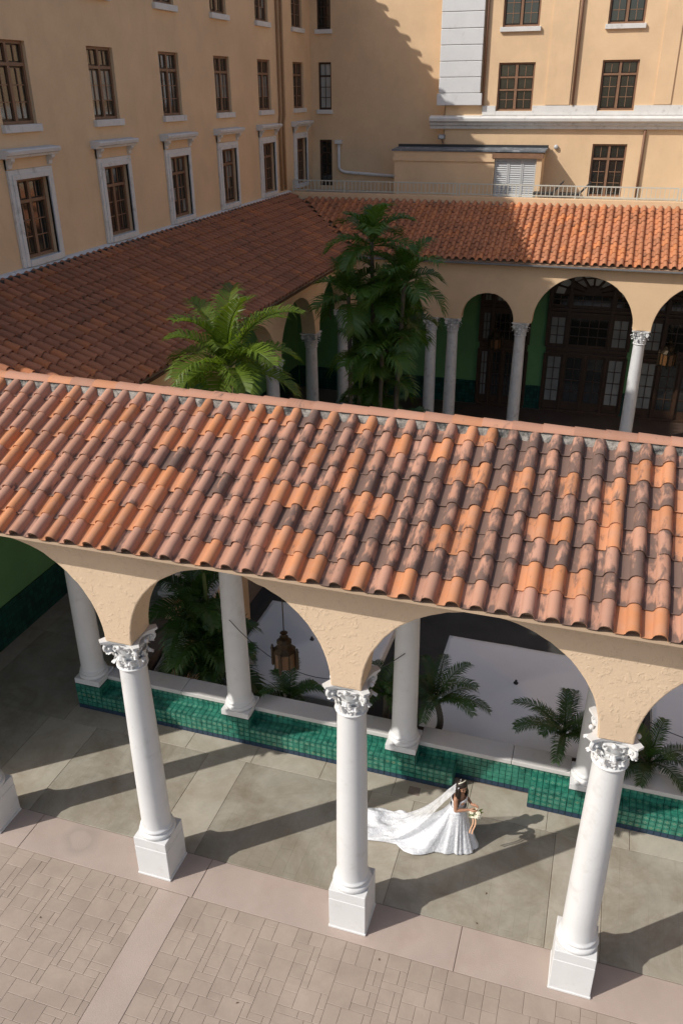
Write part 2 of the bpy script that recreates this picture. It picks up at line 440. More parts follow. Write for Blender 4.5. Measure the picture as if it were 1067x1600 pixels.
# ------------------------------------------------------------------ helpers
WL = {}
def empty(name, loc=(0, 0, 0)):
    o = bpy.data.objects.new(name, None)
    o.location = loc
    o.empty_display_size = 0.2
    col.objects.link(o)
    WL[o] = Vector(loc)
    return o
def tag(o, label=None, cat=None, group=None, kind=None):
    if label: o['label'] = label
    if cat: o['category'] = cat
    if group: o['group'] = group
    if kind: o['kind'] = kind
    return o
def link(name, data, parent=None, loc=(0, 0, 0), rot=(0, 0, 0)):
    """object whose location is given in world space; parents are never rotated"""
    o = bpy.data.objects.new(name, data)
    L = Vector(loc)
    if parent is not None:
        o.parent = parent
        o.location = L - WL[parent]
    else:
        o.location = L
    o.rotation_euler = rot
    WL[o] = L
    col.objects.link(o)
    return o
class MB:
    def __init__(s):
        s.v, s.f = [], []
    def box(s, x0, x1, y0, y1, z0, z1):
        k = len(s.v)
        s.v += [(x, y, z) for z in (z0, z1) for y in (y0, y1) for x in (x0, x1)]
        s.f += [tuple(k + i for i in q) for q in ((0, 2, 3, 1), (4, 5, 7, 6), (0, 1, 5, 4), (2, 6, 7, 3), (0, 4, 6, 2), (1, 3, 7, 5))]
        return s
    def obox(s, P, U, V, W):
        """box from corner P with edge vectors"""
        P, U, V, W = map(Vector, (P, U, V, W))
        if U.cross(V).dot(W) < 0:
            U, V = V, U
        k = len(s.v)
        s.v += [tuple(P + a * U + b * V + c * W) for c in (0, 1) for b in (0, 1) for a in (0, 1)]
        s.f += [tuple(k + i for i in q) for q in ((0, 2, 3, 1), (4, 5, 7, 6), (0, 1, 5, 4), (2, 6, 7, 3), (0, 4, 6, 2), (1, 3, 7, 5))]
        return s
    def lathe(s, prof, c=(0, 0, 0), seg=32, capb=True, capt=True):
        k = len(s.v)
        n = len(prof)
        for r, z in prof:
            for i in range(seg):
                a = 2 * PI * i / seg
                s.v.append((c[0] + r * math.cos(a), c[1] + r * math.sin(a), c[2] + z))
        for j in range(n - 1):
            for i in range(seg):
                i2 = (i + 1) % seg
                s.f.append((k + j * seg + i, k + j * seg + i2, k + (j + 1) * seg + i2, k + (j + 1) * seg + i))
        if capb: s.f.append(tuple(k + i for i in reversed(range(seg))))
        if capt: s.f.append(tuple(k + (n - 1) * seg + i for i in range(seg)))
        return s
    def tube(s, pts, rad, seg=8, cap=True, flat=1.0):
        pts = [Vector(p) for p in pts]
        n = len(pts)
        if not hasattr(rad, '__len__'): rad = [rad] * n
        k = len(s.v)
        ref = None
        for i, p in enumerate(pts):
            t = (pts[min(i + 1, n - 1)] - pts[max(i - 1, 0)]).normalized()
            if ref is None:
                ref = Vector((0, 0, 1)) if abs(t.z) < 0.9 else Vector((1, 0, 0))
            a = (ref - t * ref.dot(t)).normalized()
            b = t.cross(a)
            ref = a
            for j in range(seg):
                g = 2 * PI * j / seg
                s.v.append(tuple(p + a * (rad[i] * math.cos(g) * flat) + b * (rad[i] * math.sin(g))))
        for i in range(n - 1):
            for j in range(seg):
                j2 = (j + 1) % seg
                s.f.append((k + i * seg + j, k + i * seg + j2, k + (i + 1) * seg + j2, k + (i + 1) * seg + j))
        if cap:
            s.f.append(tuple(k + j for j in reversed(range(seg))))
            s.f.append(tuple(k + (n - 1) * seg + j for j in range(seg)))
        return s
    def ball(s, c, r, seg=10, rings=6):
        if not hasattr(r, '__len__'): r = (r, r, r)
        k = len(s.v)
        for i in range(rings + 1):
            ph = PI * i / rings
            for j in range(seg):
                a = 2 * PI * j / seg
                s.v.append((c[0] + r[0] * math.sin(ph) * math.cos(a), c[1] + r[1] * math.sin(ph) * math.sin(a), c[2] - r[2] * math.cos(ph)))
        for i in range(rings):
            for j in range(seg):
                j2 = (j + 1) % seg
                s.f.append((k + i * seg + j, k + i * seg + j2, k + (i + 1) * seg + j2, k + (i + 1) * seg + j))
        return s
    def prism(s, poly, P, U, V, W):
        """extrude polygon (u,v) spanned by U,V from P along W"""
        P, U, V, W = map(Vector, (P, U, V, W))
        k = len(s.v)
        n = len(poly)
        for d in (0, 1):
            for a, b in poly:
                s.v.append(tuple(P + a * U + b * V + d * W))
        s.f.append(tuple(k + i for i in range(n)))
        s.f.append(tuple(k + n + i for i in reversed(range(n))))
        for i in range(n):
            j = (i + 1) % n
            s.f.append((k + i, k + n + i, k + n + j, k + j))
        return s
    def mesh(s, name, mat, origin=(0, 0, 0), smooth=False):
        me = bpy.data.meshes.new(name)
        O = Vector(origin)
        me.from_pydata([tuple(Vector(v) - O) for v in s.v], [], s.f)
        if mat is not None:
            me.materials.append(M[mat] if isinstance(mat, str) else mat)
        if smooth:
            me.polygons.foreach_set('use_smooth', [True] * len(me.polygons))
        me.update()
        return me
    def build(s, name, mat, parent=None, smooth=False, origin=None, bevel=0.0, seg=2, autos=None):
        if origin is None:
            origin = WL[parent] if parent is not None else (0, 0, 0)
        me = s.mesh(name, mat, origin, smooth or autos is not None)
        if autos is not None:
            me.set_sharp_from_angle(angle=R(autos))
        o = link(name, me, parent, origin)
        if bevel:
            b = o.modifiers.new('Bevel', 'BEVEL')
            b.width = bevel
            b.segments = seg
            b.limit_method = 'ANGLE'
            b.angle_limit = R(35)
        return o
def recalc(me):
    import bmesh
    bm = bmesh.new()
    bm.from_mesh(me)
    bmesh.ops.recalc_face_normals(bm, faces=bm.faces)
    bm.to_mesh(me)
    bm.free()
def tile_uv(me, pr_n):
    uv = me.uv_layers.new(name='UVMap')
    vi = np.empty(len(me.loops), dtype=np.int32)
    me.loops.foreach_get('vertex_index', vi)
    k = vi % (3 * pr_n)
    pr = np.array([q[0] for q in tile_profile()])
    u = (pr[k % pr_n] + 0.005) / 0.292
    v = np.where(k // pr_n == 1, 1.0, 0.0)
    uv.data.foreach_set('uv', np.stack((u, v), 1).ravel().astype(np.float32))
def setcol(me, c):
    a = me.color_attributes.new('tcol', 'FLOAT_COLOR', 'CORNER')
    a.data.foreach_set('color', [x for _ in range(len(me.loops)) for x in (c[0], c[1], c[2], 1.0)])

# ------------------------------------------------------------------ ground and floors
S = 3.45                      # column spacing of the front arcade
FX = [k * S for k in range(-2, 4)]
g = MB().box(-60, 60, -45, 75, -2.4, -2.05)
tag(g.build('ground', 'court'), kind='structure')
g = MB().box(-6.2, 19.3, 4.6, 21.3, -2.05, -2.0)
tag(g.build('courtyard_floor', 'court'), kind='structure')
# plaza
g = MB().box(-16, 16, -16, 0.34, -2.05, -0.012)
plaza = tag(g.build('plaza', 'joint', origin=(0, -8, -2.05)), kind='structure')
def slab(parent, name, x0, x1, y0, y1, mat, top=0.0, th=0.012, gap=0.006, ch=0.006):
    g_ = gap
    b = MB()
    k = 0
    a = [(x0 + g_, y0 + g_), (x1 - g_, y0 + g_), (x1 - g_, y1 - g_), (x0 + g_, y1 - g_)]
    i = [(x0 + g_ + ch, y0 + g_ + ch), (x1 - g_ - ch, y0 + g_ + ch), (x1 - g_ - ch, y1 - g_ - ch), (x0 + g_ + ch, y1 - g_ - ch)]
    b.v = [(p[0], p[1], top - th) for p in a] + [(p[0], p[1], top - ch * 0.6) for p in a] + [(p[0], p[1], top) for p in i]
    for q in range(4):
        r_ = (q + 1) % 4
        b.f += [(q, r_, 4 + r_, 4 + q), (4 + q, 4 + r_, 8 + r_, 8 + q)]
    b.f.append((8, 9, 10, 11))
    return b.build(name, mat, parent, origin=((x0 + x1) / 2, (y0 + y1) / 2, top - th))
# smooth pink bands
for x0, x1 in ((-16, -10.2), (-10.2, -6.1), (-6.1, -2.66), (-2.66, 1.75), (1.75, 5.15), (5.15, 9.6), (9.6, 16)):
    slab(plaza, 'concrete_band', x0, x1, -0.47, 0.34, 'pink')
slab(plaza, 'concrete_band', -3.285, -2.71, -16, -0.47, 'pink')
slab(plaza, 'concrete_band', 7.1, 7.68, -16, -0.47, 'pink')
# stamped ashlar
def ashlar(x0, x1, y0, y1, u=0.116):
    nx, ny = int(round((x1 - x0) / u)), int(round((y1 - y0) / u))
    ux, uy = (x1 - x0) / nx, (y1 - y0) / ny
    used = [[False] * ny for _ in range(nx)]
    out = []
    sizes = [(2, 2), (2, 2), (2, 3), (3, 2), (3, 2), (4, 2), (3, 3), (1, 2), (2, 1), (3, 3), (2, 2), (3, 1), (4, 3)]
    for j in range(ny - 1, -1, -1):
        for i in range(nx):
            if used[i][j]: continue
            random.shuffle(sizes)
            for a, b in sizes + [(1, 1)]:
                if i + a > nx or j - b + 1 < 0: continue
                if any(used[p][q] for p in range(i, i + a) for q in range(j - b + 1, j + 1)): continue
                break
            for p in range(i, i + a):
                for q in range(j - b + 1, j + 1):
                    used[p][q] = True
            out.append((x0 + i * ux, x0 + (i + a) * ux, y0 + (j - b + 1) * uy, y0 + (j + 1) * uy))
    return out
stones = []
for x0, x1 in ((-9.0, -3.285), (-2.71, 7.1)):
    stones += ashlar(x0, x1, -4.6, -0.47)
near = sorted(stones, key=lambda s_: -((s_[1] - s_[0]) * (s_[3] - s_[2])) if inframe(((s_[0] + s_[1]) / 2, (s_[2] + s_[3]) / 2, 0), 30) else 1)
near_i = [s_ for s_ in near if inframe(((s_[0] + s_[1]) / 2, (s_[2] + s_[3]) / 2, 0), 30)][:300]
for s_ in near_i:
    slab(plaza, 'paving_stone', *s_, 'stone', top=random.uniform(-0.0035, 0.0), gap=0.002, ch=0.0055)
ns = set(near_i)
b = MB()
for s_ in stones:
    if s_ in ns: continue
    b.box(s_[0] + .005, s_[1] - .005, s_[2] + .005, s_[3] - .005, -0.0115, -0.001)
tag(b.build('paving_stones_far', 'stone', plaza), kind='stuff')
b = MB().box(-16, 16, -16, -4.61, -0.0115, -0.002)
# floor inside the arcade
g = MB().box(-10.4, 16, 0.341, 3.9, -2.05, -0.012)
g.box(-10.4, -6.6, 3.9, 25.3, -2.05, -0.012)
g.box(-6.6, 19, 21.4, 25.3, -2.05, -0.012)
afl = tag(g.build('arcade_floor', 'joint', origin=(0, 2, -2.05)), kind='structure')
xs = [-10.2, -7.65, -6.45]
for k in (-1, 0, 1, 2, 3):
    xs += [k * S - 0.42, k * S + 0.42]
xs = sorted(xs) + [14.0]
for i in range(len(xs) - 1):
    x0, x1 = xs[i], xs[i + 1]
    wide = x1 - x0 > 1.3
    if wide:
        xm = (x0 + x1) / 2
        slab(afl, 'floor_slab', x0, x1, 0.341, 2.69, 'slab', gap=0.004)
    else:
        slab(afl, 'floor_slab', x0, x1, 0.341, 2.69, 'slab_plain', gap=0.004)
for i, x0 in enumerate([-10.2 + 1.45 * k for k in range(16)]):
    if x0 > -7.4:
        slab(afl, 'border_slab', x0, x0 + 1.45, 2.69, 3.5, 'slab_plain', gap=0.004)
for k in range(7):
    slab(afl, 'floor_slab', -9.7, -7.3, 2.69 + 2.7 * k, 2.69 + 2.7 * (k + 1), 'slab', gap=0.004)
    slab(afl, 'border_slab', -10.2, -9.7, 2.69 + 2.7 * k, 2.69 + 2.7 * (k + 1), 'slab_plain', gap=0.004)
b = MB().box(-6.9, 18, 21.6, 25.2, -0.012, 0.0).build('floor_slab', 'dimmed_floor', afl)
g = MB().box(-6.5, 16, 3.9, 4.6, -2.05, 0.12)
tag(g.build('planter_bed', 'soil', origin=(4, 4.2, -2.05)), kind='structure')

# ------------------------------------------------------------------ column kit
def capital_mesh():
    b = MB()
    H_ = 0.55
    b.lathe([(0.205, 0), (0.235, 0.012), (0.240, 0.03), (0.225, 0.048), (0.205, 0.055), (0.20, 0.16), (0.205, 0.28), (0.235, 0.40), (0.275, 0.46)], seg=28, capb=False)
    # abacus with concave sides
    poly = []
    for q in range(4):
        a0 = PI / 4 + q * PI / 2
        c = Vector((math.cos(a0), math.sin(a0))) * 0.415
        d = Vector((math.cos(a0 + PI / 2), math.sin(a0 + PI / 2)))
        n2 = Vector((math.cos(a0 + PI / 2), math.sin(a0 + PI / 2))) * 0.415
        poly.append(tuple(c - d * 0.045))
        poly.append(tuple(c + d * 0.045))
        for t in (0.2, 0.35, 0.5, 0.65, 0.8):
            p = c.lerp(n2, t)
            inn = p.normalized() * (0.075 * math.sin(PI * t))
            poly.append(tuple(p - inn))
    k = len(b.v)
    n = len(poly)
    for z, sc in ((0.475, 0.90), (0.505, 0.95), (0.512, 1.02), (0.55, 1.03)):
        b.v += [(x * sc, y * sc, z) for x, y in poly]
    for j in range(3):
        for i in range(n):
            i2 = (i + 1) % n
            b.f.append((k + j * n + i, k + j * n + i2, k + (j + 1) * n + i2, k + (j + 1) * n + i))
    b.f.append(tuple(k + i for i in reversed(range(n))))
    b.f.append(tuple(k + 3 * n + i for i in range(n)))
    # corner volutes: a spiral scroll under each abacus corner
    for q in range(4):
        a0 = PI / 4 + q * PI / 2
        d = Vector((math.cos(a0), math.sin(a0), 0))
        sd_ = Vector((-d.y, d.x, 0))
        c = d * 0.308 + Vector((0, 0, 0.39))
        pts, rad = [], []
        pts.append(d * 0.205 + Vector((0, 0, 0.20)))
        rad.append(0.020)
        pts.append(d * 0.24 + Vector((0, 0, 0.32)))
        rad.append(0.026)
        for i in range(20):
            th = PI * 0.86 - i * 0.50
            rr = 0.088 * (1 - i / 23.0)
            pts.append(c + d * (rr * math.cos(th)) + Vector((0, 0, rr * math.sin(th))))
            rad.append(0.030 * (1 - i / 45.0))
        b.tube(pts, rad, 7, flat=1.0)
        b.tube([c - sd_ * 0.03, c + sd_ * 0.03], 0.04, 10)
        b.ball(tuple(c + sd_ * 0.03), 0.022, 8, 5)
        b.ball(tuple(c - sd_ * 0.03), 0.022, 8, 5)
    # acanthus leaves
    def leaf(a, r0, z0, h, wd, curl):
        d = Vector((math.cos(a), math.sin(a), 0))
        sd2 = Vector((-d.y, d.x, 0))
        nn = 9
        k = len(b.v)
        for i in range(nn):
            t = i / (nn - 1)
            out = 0.012 + 0.02 * t + curl * max(0, t - 0.62) ** 1.4 * 2.4
            z = z0 + h * (t if t < 0.82 else 0.82 - (t - 0.82) * 0.9)
            wdt = wd * (0.55 + 0.6 * math.sin(PI * min(t * 0.85 + 0.1, 1))) * (1.0 if t < 0.8 else 0.75) * (1 + 0.28 * (-1) ** i)
            for s_, o in ((-1, 0.0), (-0.5, 0.016), (0, 0.005), (0.5, 0.016), (1, 0.0)):
                p = d * (r0 + out + o) + sd2 * (wdt * s_) + Vector((0, 0, z))
                b.v.append(tuple(p))
        for i in range(nn - 1):
            for j in range(4):
                b.f.append((k + i * 5 + j, k + i * 5 + j + 1, k + (i + 1) * 5 + j + 1, k + (i + 1) * 5 + j))
    for q in range(8):
        leaf(q * PI / 4 + PI / 8, 0.200, 0.055, 0.23, 0.066, 0.15)
    for q in range(8):
        leaf(q * PI / 4, 0.203, 0.12, 0.29, 0.060, 0.19)
    for q in range(4):                       # rosette on each face
        a0 = q * PI / 2
        b.ball((0.285 * math.cos(a0), 0.285 * math.sin(a0), 0.475), (0.035, 0.035, 0.04), 8, 5)
        for s_ in (-1, 1):                   # small inner helices
            a1 = a0 + s_ * 0.38
            pts = []
            for i in range(8):
                th = PI / 2 + i * 0.75
                rr = 0.045 * (1 - i / 10)
                pts.append(Vector((math.cos(a1), math.sin(a1), 0)) * 0.26 + Vector((-math.sin(a1), math.cos(a1), 0)) * (s_ * -rr * math.cos(th)) + Vector((0, 0, 0.40 + rr * math.sin(th))))
            b.tube(pts, 0.014, 5)
    return b
CAPM = {}
def cap_mesh(sc, mat):
    k = (sc, mat)
    if k not in CAPM:
        b = capital_mesh()
        b.v = [(x * sc, y * sc, z * sc) for x, y, z in b.v]
        CAPM[k] = b.mesh('capital', mat, smooth=True)
        CAPM[k].set_sharp_from_angle(angle=R(38))
    return CAPM[k]
SH, PD = {}, {}
def column(parent, x, y, z0, ztop, ped, sc=1.0, mat='white', label=None):
    """shaft (with moulded base) + pedestal + capital"""
    hc = 0.55 * sc
    zs = z0 + ped
    hs = round(ztop - hc - zs, 3)
    k = (hs, sc, mat)
    if k not in SH:
        p = [(0.285, 0), (0.300, 0.015), (0.308, 0.045), (0.300, 0.075), (0.280, 0.088), (0.262, 0.096), (0.258, 0.115), (0.275, 0.128), (0.280, 0.145), (0.273, 0.162), (0.252, 0.172), (0.243, 0.20)]
        p = [(r * sc, z * sc) for r, z in p]
        for i in range(1, 13):
            t = i / 12
            p.append((sc * (0.243 - 0.038 * t ** 1.5), 0.20 * sc + (hs - 0.20 * sc) * t))
        SH[k] = MB().lathe(p, seg=40).mesh('column', mat, smooth=True)
        SH[k].set_sharp_from_angle(angle=R(50))
    c = link('column', SH[k], parent, (x, y, zs))
    if label: c['label'] = label
    kp = (ped, sc, mat)
    if kp not in PD:
        b = MB()
        h = 0.30 * sc
        if ped > 0.5:
            b.box(-h - .012, h + .012, -h - .012, h + .012, 0, 0.045)
            b.box(-h, h, -h, h, 0.046, ped - 0.20)
            b.box(-h + .002, h - .002, -h + .002, h - .002, ped - 0.197, ped)
        else:
            b.box(-h, h, -h, h, 0, ped)
        PD[kp] = b.mesh('pedestal', mat)
    pd = link('pedestal', PD[kp], c, (x, y, z0))
    bv = pd.modifiers.new('Bevel', 'BEVEL')
    bv.width = 0.010
    bv.segments = 2
    link('capital', cap_mesh(sc, mat), c, (x, y, ztop - hc))
    return c
def arch_wall(parent, name, axis, c0, th, a0, a1, zb, zt, arches, mat, jit=0.015, bev=0.020):
    """wall on line axis='x' (y=c0) or 'y' (x=c0), arches = [(start, end, spring, rise)]"""
    low = [(a0, zb)]
    for s_, e, sp_, rise in arches:
        cx, r = (s_ + e) / 2, (e - s_) / 2
        low.append((s_, zb))
        if sp_ > zb + 0.01: low.append((s_, sp_))
        n = 44
        for i in range(1, n):
            th_ = PI - PI * i / n
            q = noise.noise(Vector((cx * 3.1 + i * 0.55, c0, 2.0))) * jit * 1.3 + random.uniform(-jit, jit) * 0.35
            q *= math.sin(th_)
            xx = min(max(cx + (r + q) * math.cos(th_), low[-1][0] + 2e-4), e - 2e-4 * (n - i))
            low.append((xx, sp_ + (rise + q) * math.sin(th_)))
        if sp_ > zb + 0.01: low.append((e, sp_))
        low.append((e, zb))
    low.append((a1, zb))
    b = MB()
    n = len(low)
    def P(a, d, z):
        return (a, c0 + d, z) if axis == 'x' else (c0 + d, a, z)
    h = th / 2
    zm = zt
    low += [(a1, zt), (a0, zt)]
    n = len(low)
    b.v = [P(a, -h, z) for a, z in low] + [P(a, h, z) for a, z in low]
    b.f = [tuple(range(n)), tuple(reversed(range(n, 2 * n)))]
    for i in range(n):
        j = (i + 1) % n
        b.f.append((i, j, n + j, n + i))
    o = b.build(name, mat, parent, bevel=bev, seg=2)
    recalc(o.data)
    return o

# ------------------------------------------------------------------ roof tile kit
TW = 0.281
def tile_profile():
    pr = [(-0.008, 0.018), (0.010, 0.003), (0.055, 0.0), (0.100, 0.003), (0.117, 0.020)]
    for i in range(1, 8):
        a = PI - PI * i / 8
        pr.append((0.197 + 0.079 * math.cos(a), 0.012 + 0.100 * math.sin(a) ** 0.85))
    pr += [(0.278, 0.016), (0.284, 0.004)]
    return pr
def tile_verts(L, lift):
    pr = tile_profile()
    n = len(pr)
    v, f = [], []
    for yy in (0.0, L):
        for x, z in pr:
            zz = z + lift * (1 - yy / L)
            if yy > 0: zz -= 0.004
            v.append((x - TW / 2, yy, zz))
    for x, z in pr:                                    # lower lip
        v.append((x - TW / 2, 0.006, z + lift - 0.022))
    for i in range(n - 1):
        f.append((i, i + 1, n + i + 1, n + i))
        f.append((2 * n + i, 2 * n + i + 1, i + 1, i))
    return v, f
def tile_set(mat, L, lift, variants):
    out = []
    v, f = tile_verts(L, lift)
    for c in variants:
        b = MB()
        b.v, b.f = v, f
        me = b.mesh('tile', mat, smooth=True)
        me.set_sharp_from_angle(angle=R(60))
        setcol(me, c)
        out.append(me)
    return out
def tile_roof(roof, mat, places, alpha, yawz, L, lift, pick, limit=300, name='tile'):
    """places: list of (x,y,z, colour).  The largest in view are objects, the rest one mesh."""
    v, f = tile_verts(L, lift)
    rm = Matrix.Rotation(yawz, 4, 'Z') @ Matrix.Rotation(alpha, 4, 'X')
    scored = []
    for i, (p, c) in enumerate(places):
        u, w_, z = px(p)
        scored.append(((z if inframe(p, 25) and pick(p) else 1e6 + z), i))
    scored.sort()
    cache = {}
    rest = []
    for r_, (z, i) in enumerate(scored):
        p, c = places[i]
        if r_ < limit and z < 1e6:
            key = (round(c[0], 1), round(c[1], 1), round(c[2] * 4) / 4)
            if key not in cache:
                b = MB()
                b.v, b.f = v, f
                me = b.mesh(name, mat, smooth=True)
                me.set_sharp_from_angle(angle=R(60))
                setcol(me, key)
                tile_uv(me, len(tile_profile()))
                cache[key] = me
            j = random.uniform
            link(name, cache[key], roof, (p[0] + j(-.004, .004), p[1] + j(-.006, .006), p[2] + j(-.004, .004)), (alpha + j(-.014, .014), j(-.025, .025), yawz + j(-.022, .022)))
        else:
            rest.append(i)
    if rest:
        nv, nf = len(v), len(f)
        V_, F_, C_ = [], [], []
        nl = sum(len(q) for q in f)
        for i in rest:
            p, c = places[i]
            k = len(V_)
            T = Matrix.Translation(Vector(p) + Vector((0, 0, random.uniform(-.003, .003)))) @ Matrix.Rotation(yawz + random.uniform(-.012, .012), 4, 'Z') @ Matrix.Rotation(alpha, 4, 'X')
            V_ += [tuple(T @ Vector(q)) for q in v]
            F_ += [tuple(k + a for a in q) for q in f]
            C_ += [c[0], c[1], c[2], 1.0] * nl
        b = MB()
        b.v, b.f = V_, F_
        o = b.build('tiles_beyond', mat, roof, smooth=True)
        o.data.set_sharp_from_angle(angle=R(60))
        a = o.data.color_attributes.new('tcol', 'FLOAT_COLOR', 'CORNER')
        a.data.foreach_set('color', C_)
        tile_uv(o.data, len(tile_profile()))
        tag(o, kind='stuff')

# ------------------------------------------------------------------ front arcade
ZC = 4.88
fa = empty('front_arcade', (0, 1.7, 0))
tag(fa, 'sunlit cream arcade with white columns and stained barrel tile roof in the foreground', 'arcade')
for k in range(-2, 4):
    column(fa, k * S, 0, 0, ZC, 0.865)
arches = [(-9.9, -7.12, 4.93, 1.3)] + [(k * S + 0.215, (k + 1) * S - 0.215, 4.90, 1.50) for k in range(-2, 3)]
arch_wall(fa, 'arch_wall', 'x', -0.01, 0.53, -10.4, 3 * S + 0.22, ZC, 6.84, arches, 'stucco')
MB().box(-10.4, -8.9, -0.26, 0.24, 0, 4.86).build('end_pier', 'stucco', fa, bevel=0.02)
for k in range(-2, 4):
    column(fa, k * S, S, 0.67, ZC, 0.13)
arch_wall(fa, 'rear_arch_wall', 'x', S, 0.50, -10.2, 3 * S + 0.22, ZC, 6.50, [(k * S + 0.215, (k + 1) * S - 0.215, 4.90, 1.50) for k in range(-2, 3)], 'stucco')
FA, EY, EZ = R(23.2), -0.69, 6.705
RUN = 2.72
NR = 8
EXP = RUN / math.cos(FA) / NR
RY, RZ = EY + RUN, EZ + RUN * math.tan(FA)
# deck: front slope, rear slope
b = MB()
b.prism([(EY + 0.118, EZ + 0.02), (RY, RZ - 0.02), (4.1, 6.58), (4.1, 6.50), (RY, RZ - 0.13), (EY + 0.118, EZ - 0.036)], (-10.4, 0, 0), (0, 1, 0), (0, 0, 1), (21.0, 0, 0))
roof = b.build('roof', 'soffit', fa)
recalc(roof.data)
b = MB().box(-10.4, 10.6, EY + 0.012, EY + 0.11, EZ - 0.038, EZ - 0.004)
b.build('eave_board', 'soffit', roof)
def moss(x, y):
    return noise.noise(Vector((x * 0.55 + 3.3, y * 0.7, 1.7))) * 0.5 + noise.noise(Vector((x * 1.6, y * 1.4, 5.1))) * 0.45
places = []
for c in range(-50, 26):
    X = 3.66 + TW * c - 0.0515
    if X < -10.4 or X > 10.5: continue
    for r_ in range(NR):
        s_ = r_ * EXP
        p = (X, EY + s_ * math.cos(FA), EZ + s_ * math.sin(FA))
        u = random.random()
        fresh = random.uniform(0.8, 1.0) if u < 0.31 else random.uniform(0.0, 0.25)
        t = min(1, max(0, (X + 4.2) / 5.6))
        lowr = 0.55 if r_ == 0 else 1.0
        g_ = (0.17 + 0.42 * t + moss(X, p[1]) * (0.22 + 0.30 * t)) * lowr
        g_ = g_ * (0.66 if fresh > 0.5 else 1.0)
        if fresh < 0.5 and r_ > 0 and random.random() < 0.16 * t: g_ = 0.78
        places.append((p, (fresh, min(1, max(0, g_)), random.random())))
tile_roof(roof, 'tile_front', places, FA, 0.0, EXP + 0.055, 0.026, lambda p: True)
# rear slope (not in view from here)
BA = math.atan2(RZ - 6.58, 4.1 - RY)
places = []
n_ = 6
for c in range(75):
    for r_ in range(n_):
        t = r_ / n_
        places.append(((-10.2 + TW * c, 4.1 - (4.1 - RY) * t, 6.59 + (RZ - 6.58) * t), (random.random() < .35, .5, random.random())))
tile_roof(roof, 'tile_front', places, BA, PI, 0.42, 0.026, lambda p: False)
# ridge: mortar and capping tiles
b = MB()
n_ = 300
prev = None
for i in range(n_ + 1):
    x = -10.4 + 21.0 * i / n_
    ph = ((x - 3.66) / TW) % 1.0
    wv = 0.5 + 0.5 * math.cos(2 * PI * ph)
    yl = RY - 0.155 + 0.03 * wv + random.uniform(-.012, .012)
    zl = RZ - 0.07 + 0.075 * wv + random.uniform(-.008, .008)
    b.v += [(x, yl - 0.004, zl - 0.06), (x, yl, zl), (x, RY - 0.085 + random.uniform(-.004, .004), RZ + 0.088), (x, RY + 0.085, RZ + 0.088), (x, RY + 0.14, RZ - 0.05)]
for i in range(n_):
    k = i * 5
    for j in range(4):
        b.f.append((k + j, k + 5 + j, k + 6 + j, k + 1 + j))
o = b.build('ridge_mortar', 'mortar', roof, smooth=True)
rt = []
for kx in range(6):
    b = MB()
    n_ = 9
    for yy in (0, 1):
        for i in range(n_):
            a = PI * (0.04 + 0.92 * i / (n_ - 1))
            rr = 0.130 - (0.012 if yy else 0)
            b.v.append((0.425 * yy, -rr * math.cos(a), rr * 0.62 * math.sin(a) - (0.008 if yy else 0)))
    for i in range(n_):
        a = PI * (0.04 + 0.92 * i / (n_ - 1))
        b.v.append((0.0, -0.112 * math.cos(a), 0.112 * 0.60 * math.sin(a) - 0.004))
    for i in range(n_ - 1):
        b.f += [(i, n_ + i, n_ + i + 1, i + 1), (2 * n_ + i, i, i + 1, 2 * n_ + i + 1)]
    me = b.mesh('ridge_tile', 'tile_front', smooth=True)
    me.set_sharp_from_angle(angle=R(60))
    setcol(me, (0.75 if kx % 4 == 0 else 0.15 + 0.1 * kx / 5, 0.10 + 0.07 * kx, kx / 6.0))
    uvl = me.uv_layers.new(name='UVMap')
    for lp in me.loops: uvl.data[lp.index].uv = (0.7, 0.5)
    rt.append(me)
x = -10.4
while x < 10.2:
    link('ridge_tile', random.choice(rt), roof, (x, RY, RZ + 0.072 + random.uniform(-.003, .003)), (random.uniform(-.03, .03), random.uniform(-.006, .006), random.uniform(-.008, .008)))
    x += 0.402

# ------------------------------------------------------------------ tiled bench wall along the rear columns
bw = empty('tiled_bench_wall', (0, 3.5, 0))
tag(bw, 'low green tiled bench wall with white coping along the rear columns', 'low wall')
body = MB()
body.box(-7.2, 10.7, 3.53, 3.88, -0.01, 0.648)
pieces = []      # (x0,x1,y,z0,z1,face)
BF, BS, BB = 3.16, 0.43, 3.52     # bench front, seat height, back riser
def bays():
    for k in range(-2, 3):
        a, e = k * S + 0.305, (k + 1) * S - 0.305
        if k == 0:
            yield a, 1.03
            yield 2.46, e
        else:
            yield a, e
for a, e in bays():
    body.box(a - 0.3, e + 0.3 if e not in (1.03,) else e, BF + 0.008, 3.53, -0.01, BS - 0.008) if a != 2.46 else body.box(a, e + 0.3, BF + 0.008, 3.53, -0.01, BS - 0.008)
for k in range(-2, 4):
    body.box(k * S - 0.30, k * S + 0.30, BF + 0.006, 3.7, -0.012, 0.66)
body.build('core', 'grout', bw)
T = 0.118
specs = []       # corner P, U, V (edges), row colour
def grid(P, U, V, lu, lv, n0, rowcol):
    nu, nv = max(1, round(lu / T)), len(rowcol)
    P, U, V = Vector(P), Vector(U), Vector(V)
    for j in range(nv):
        for i in range(nu):
            specs.append((P + U * (lu * i / nu) + V * (lv * j / nv), U * (lu / nu), V * (lv / nv), Vector(n0), rowcol[j]))
BLUE, FLO, OCH, PLN, STAR = (0, 1, 0), (0.75, 0, 0.1), (0.8, 0, 0.9), (0.10, 0, 0.2), (1.0, 0, 0.3)
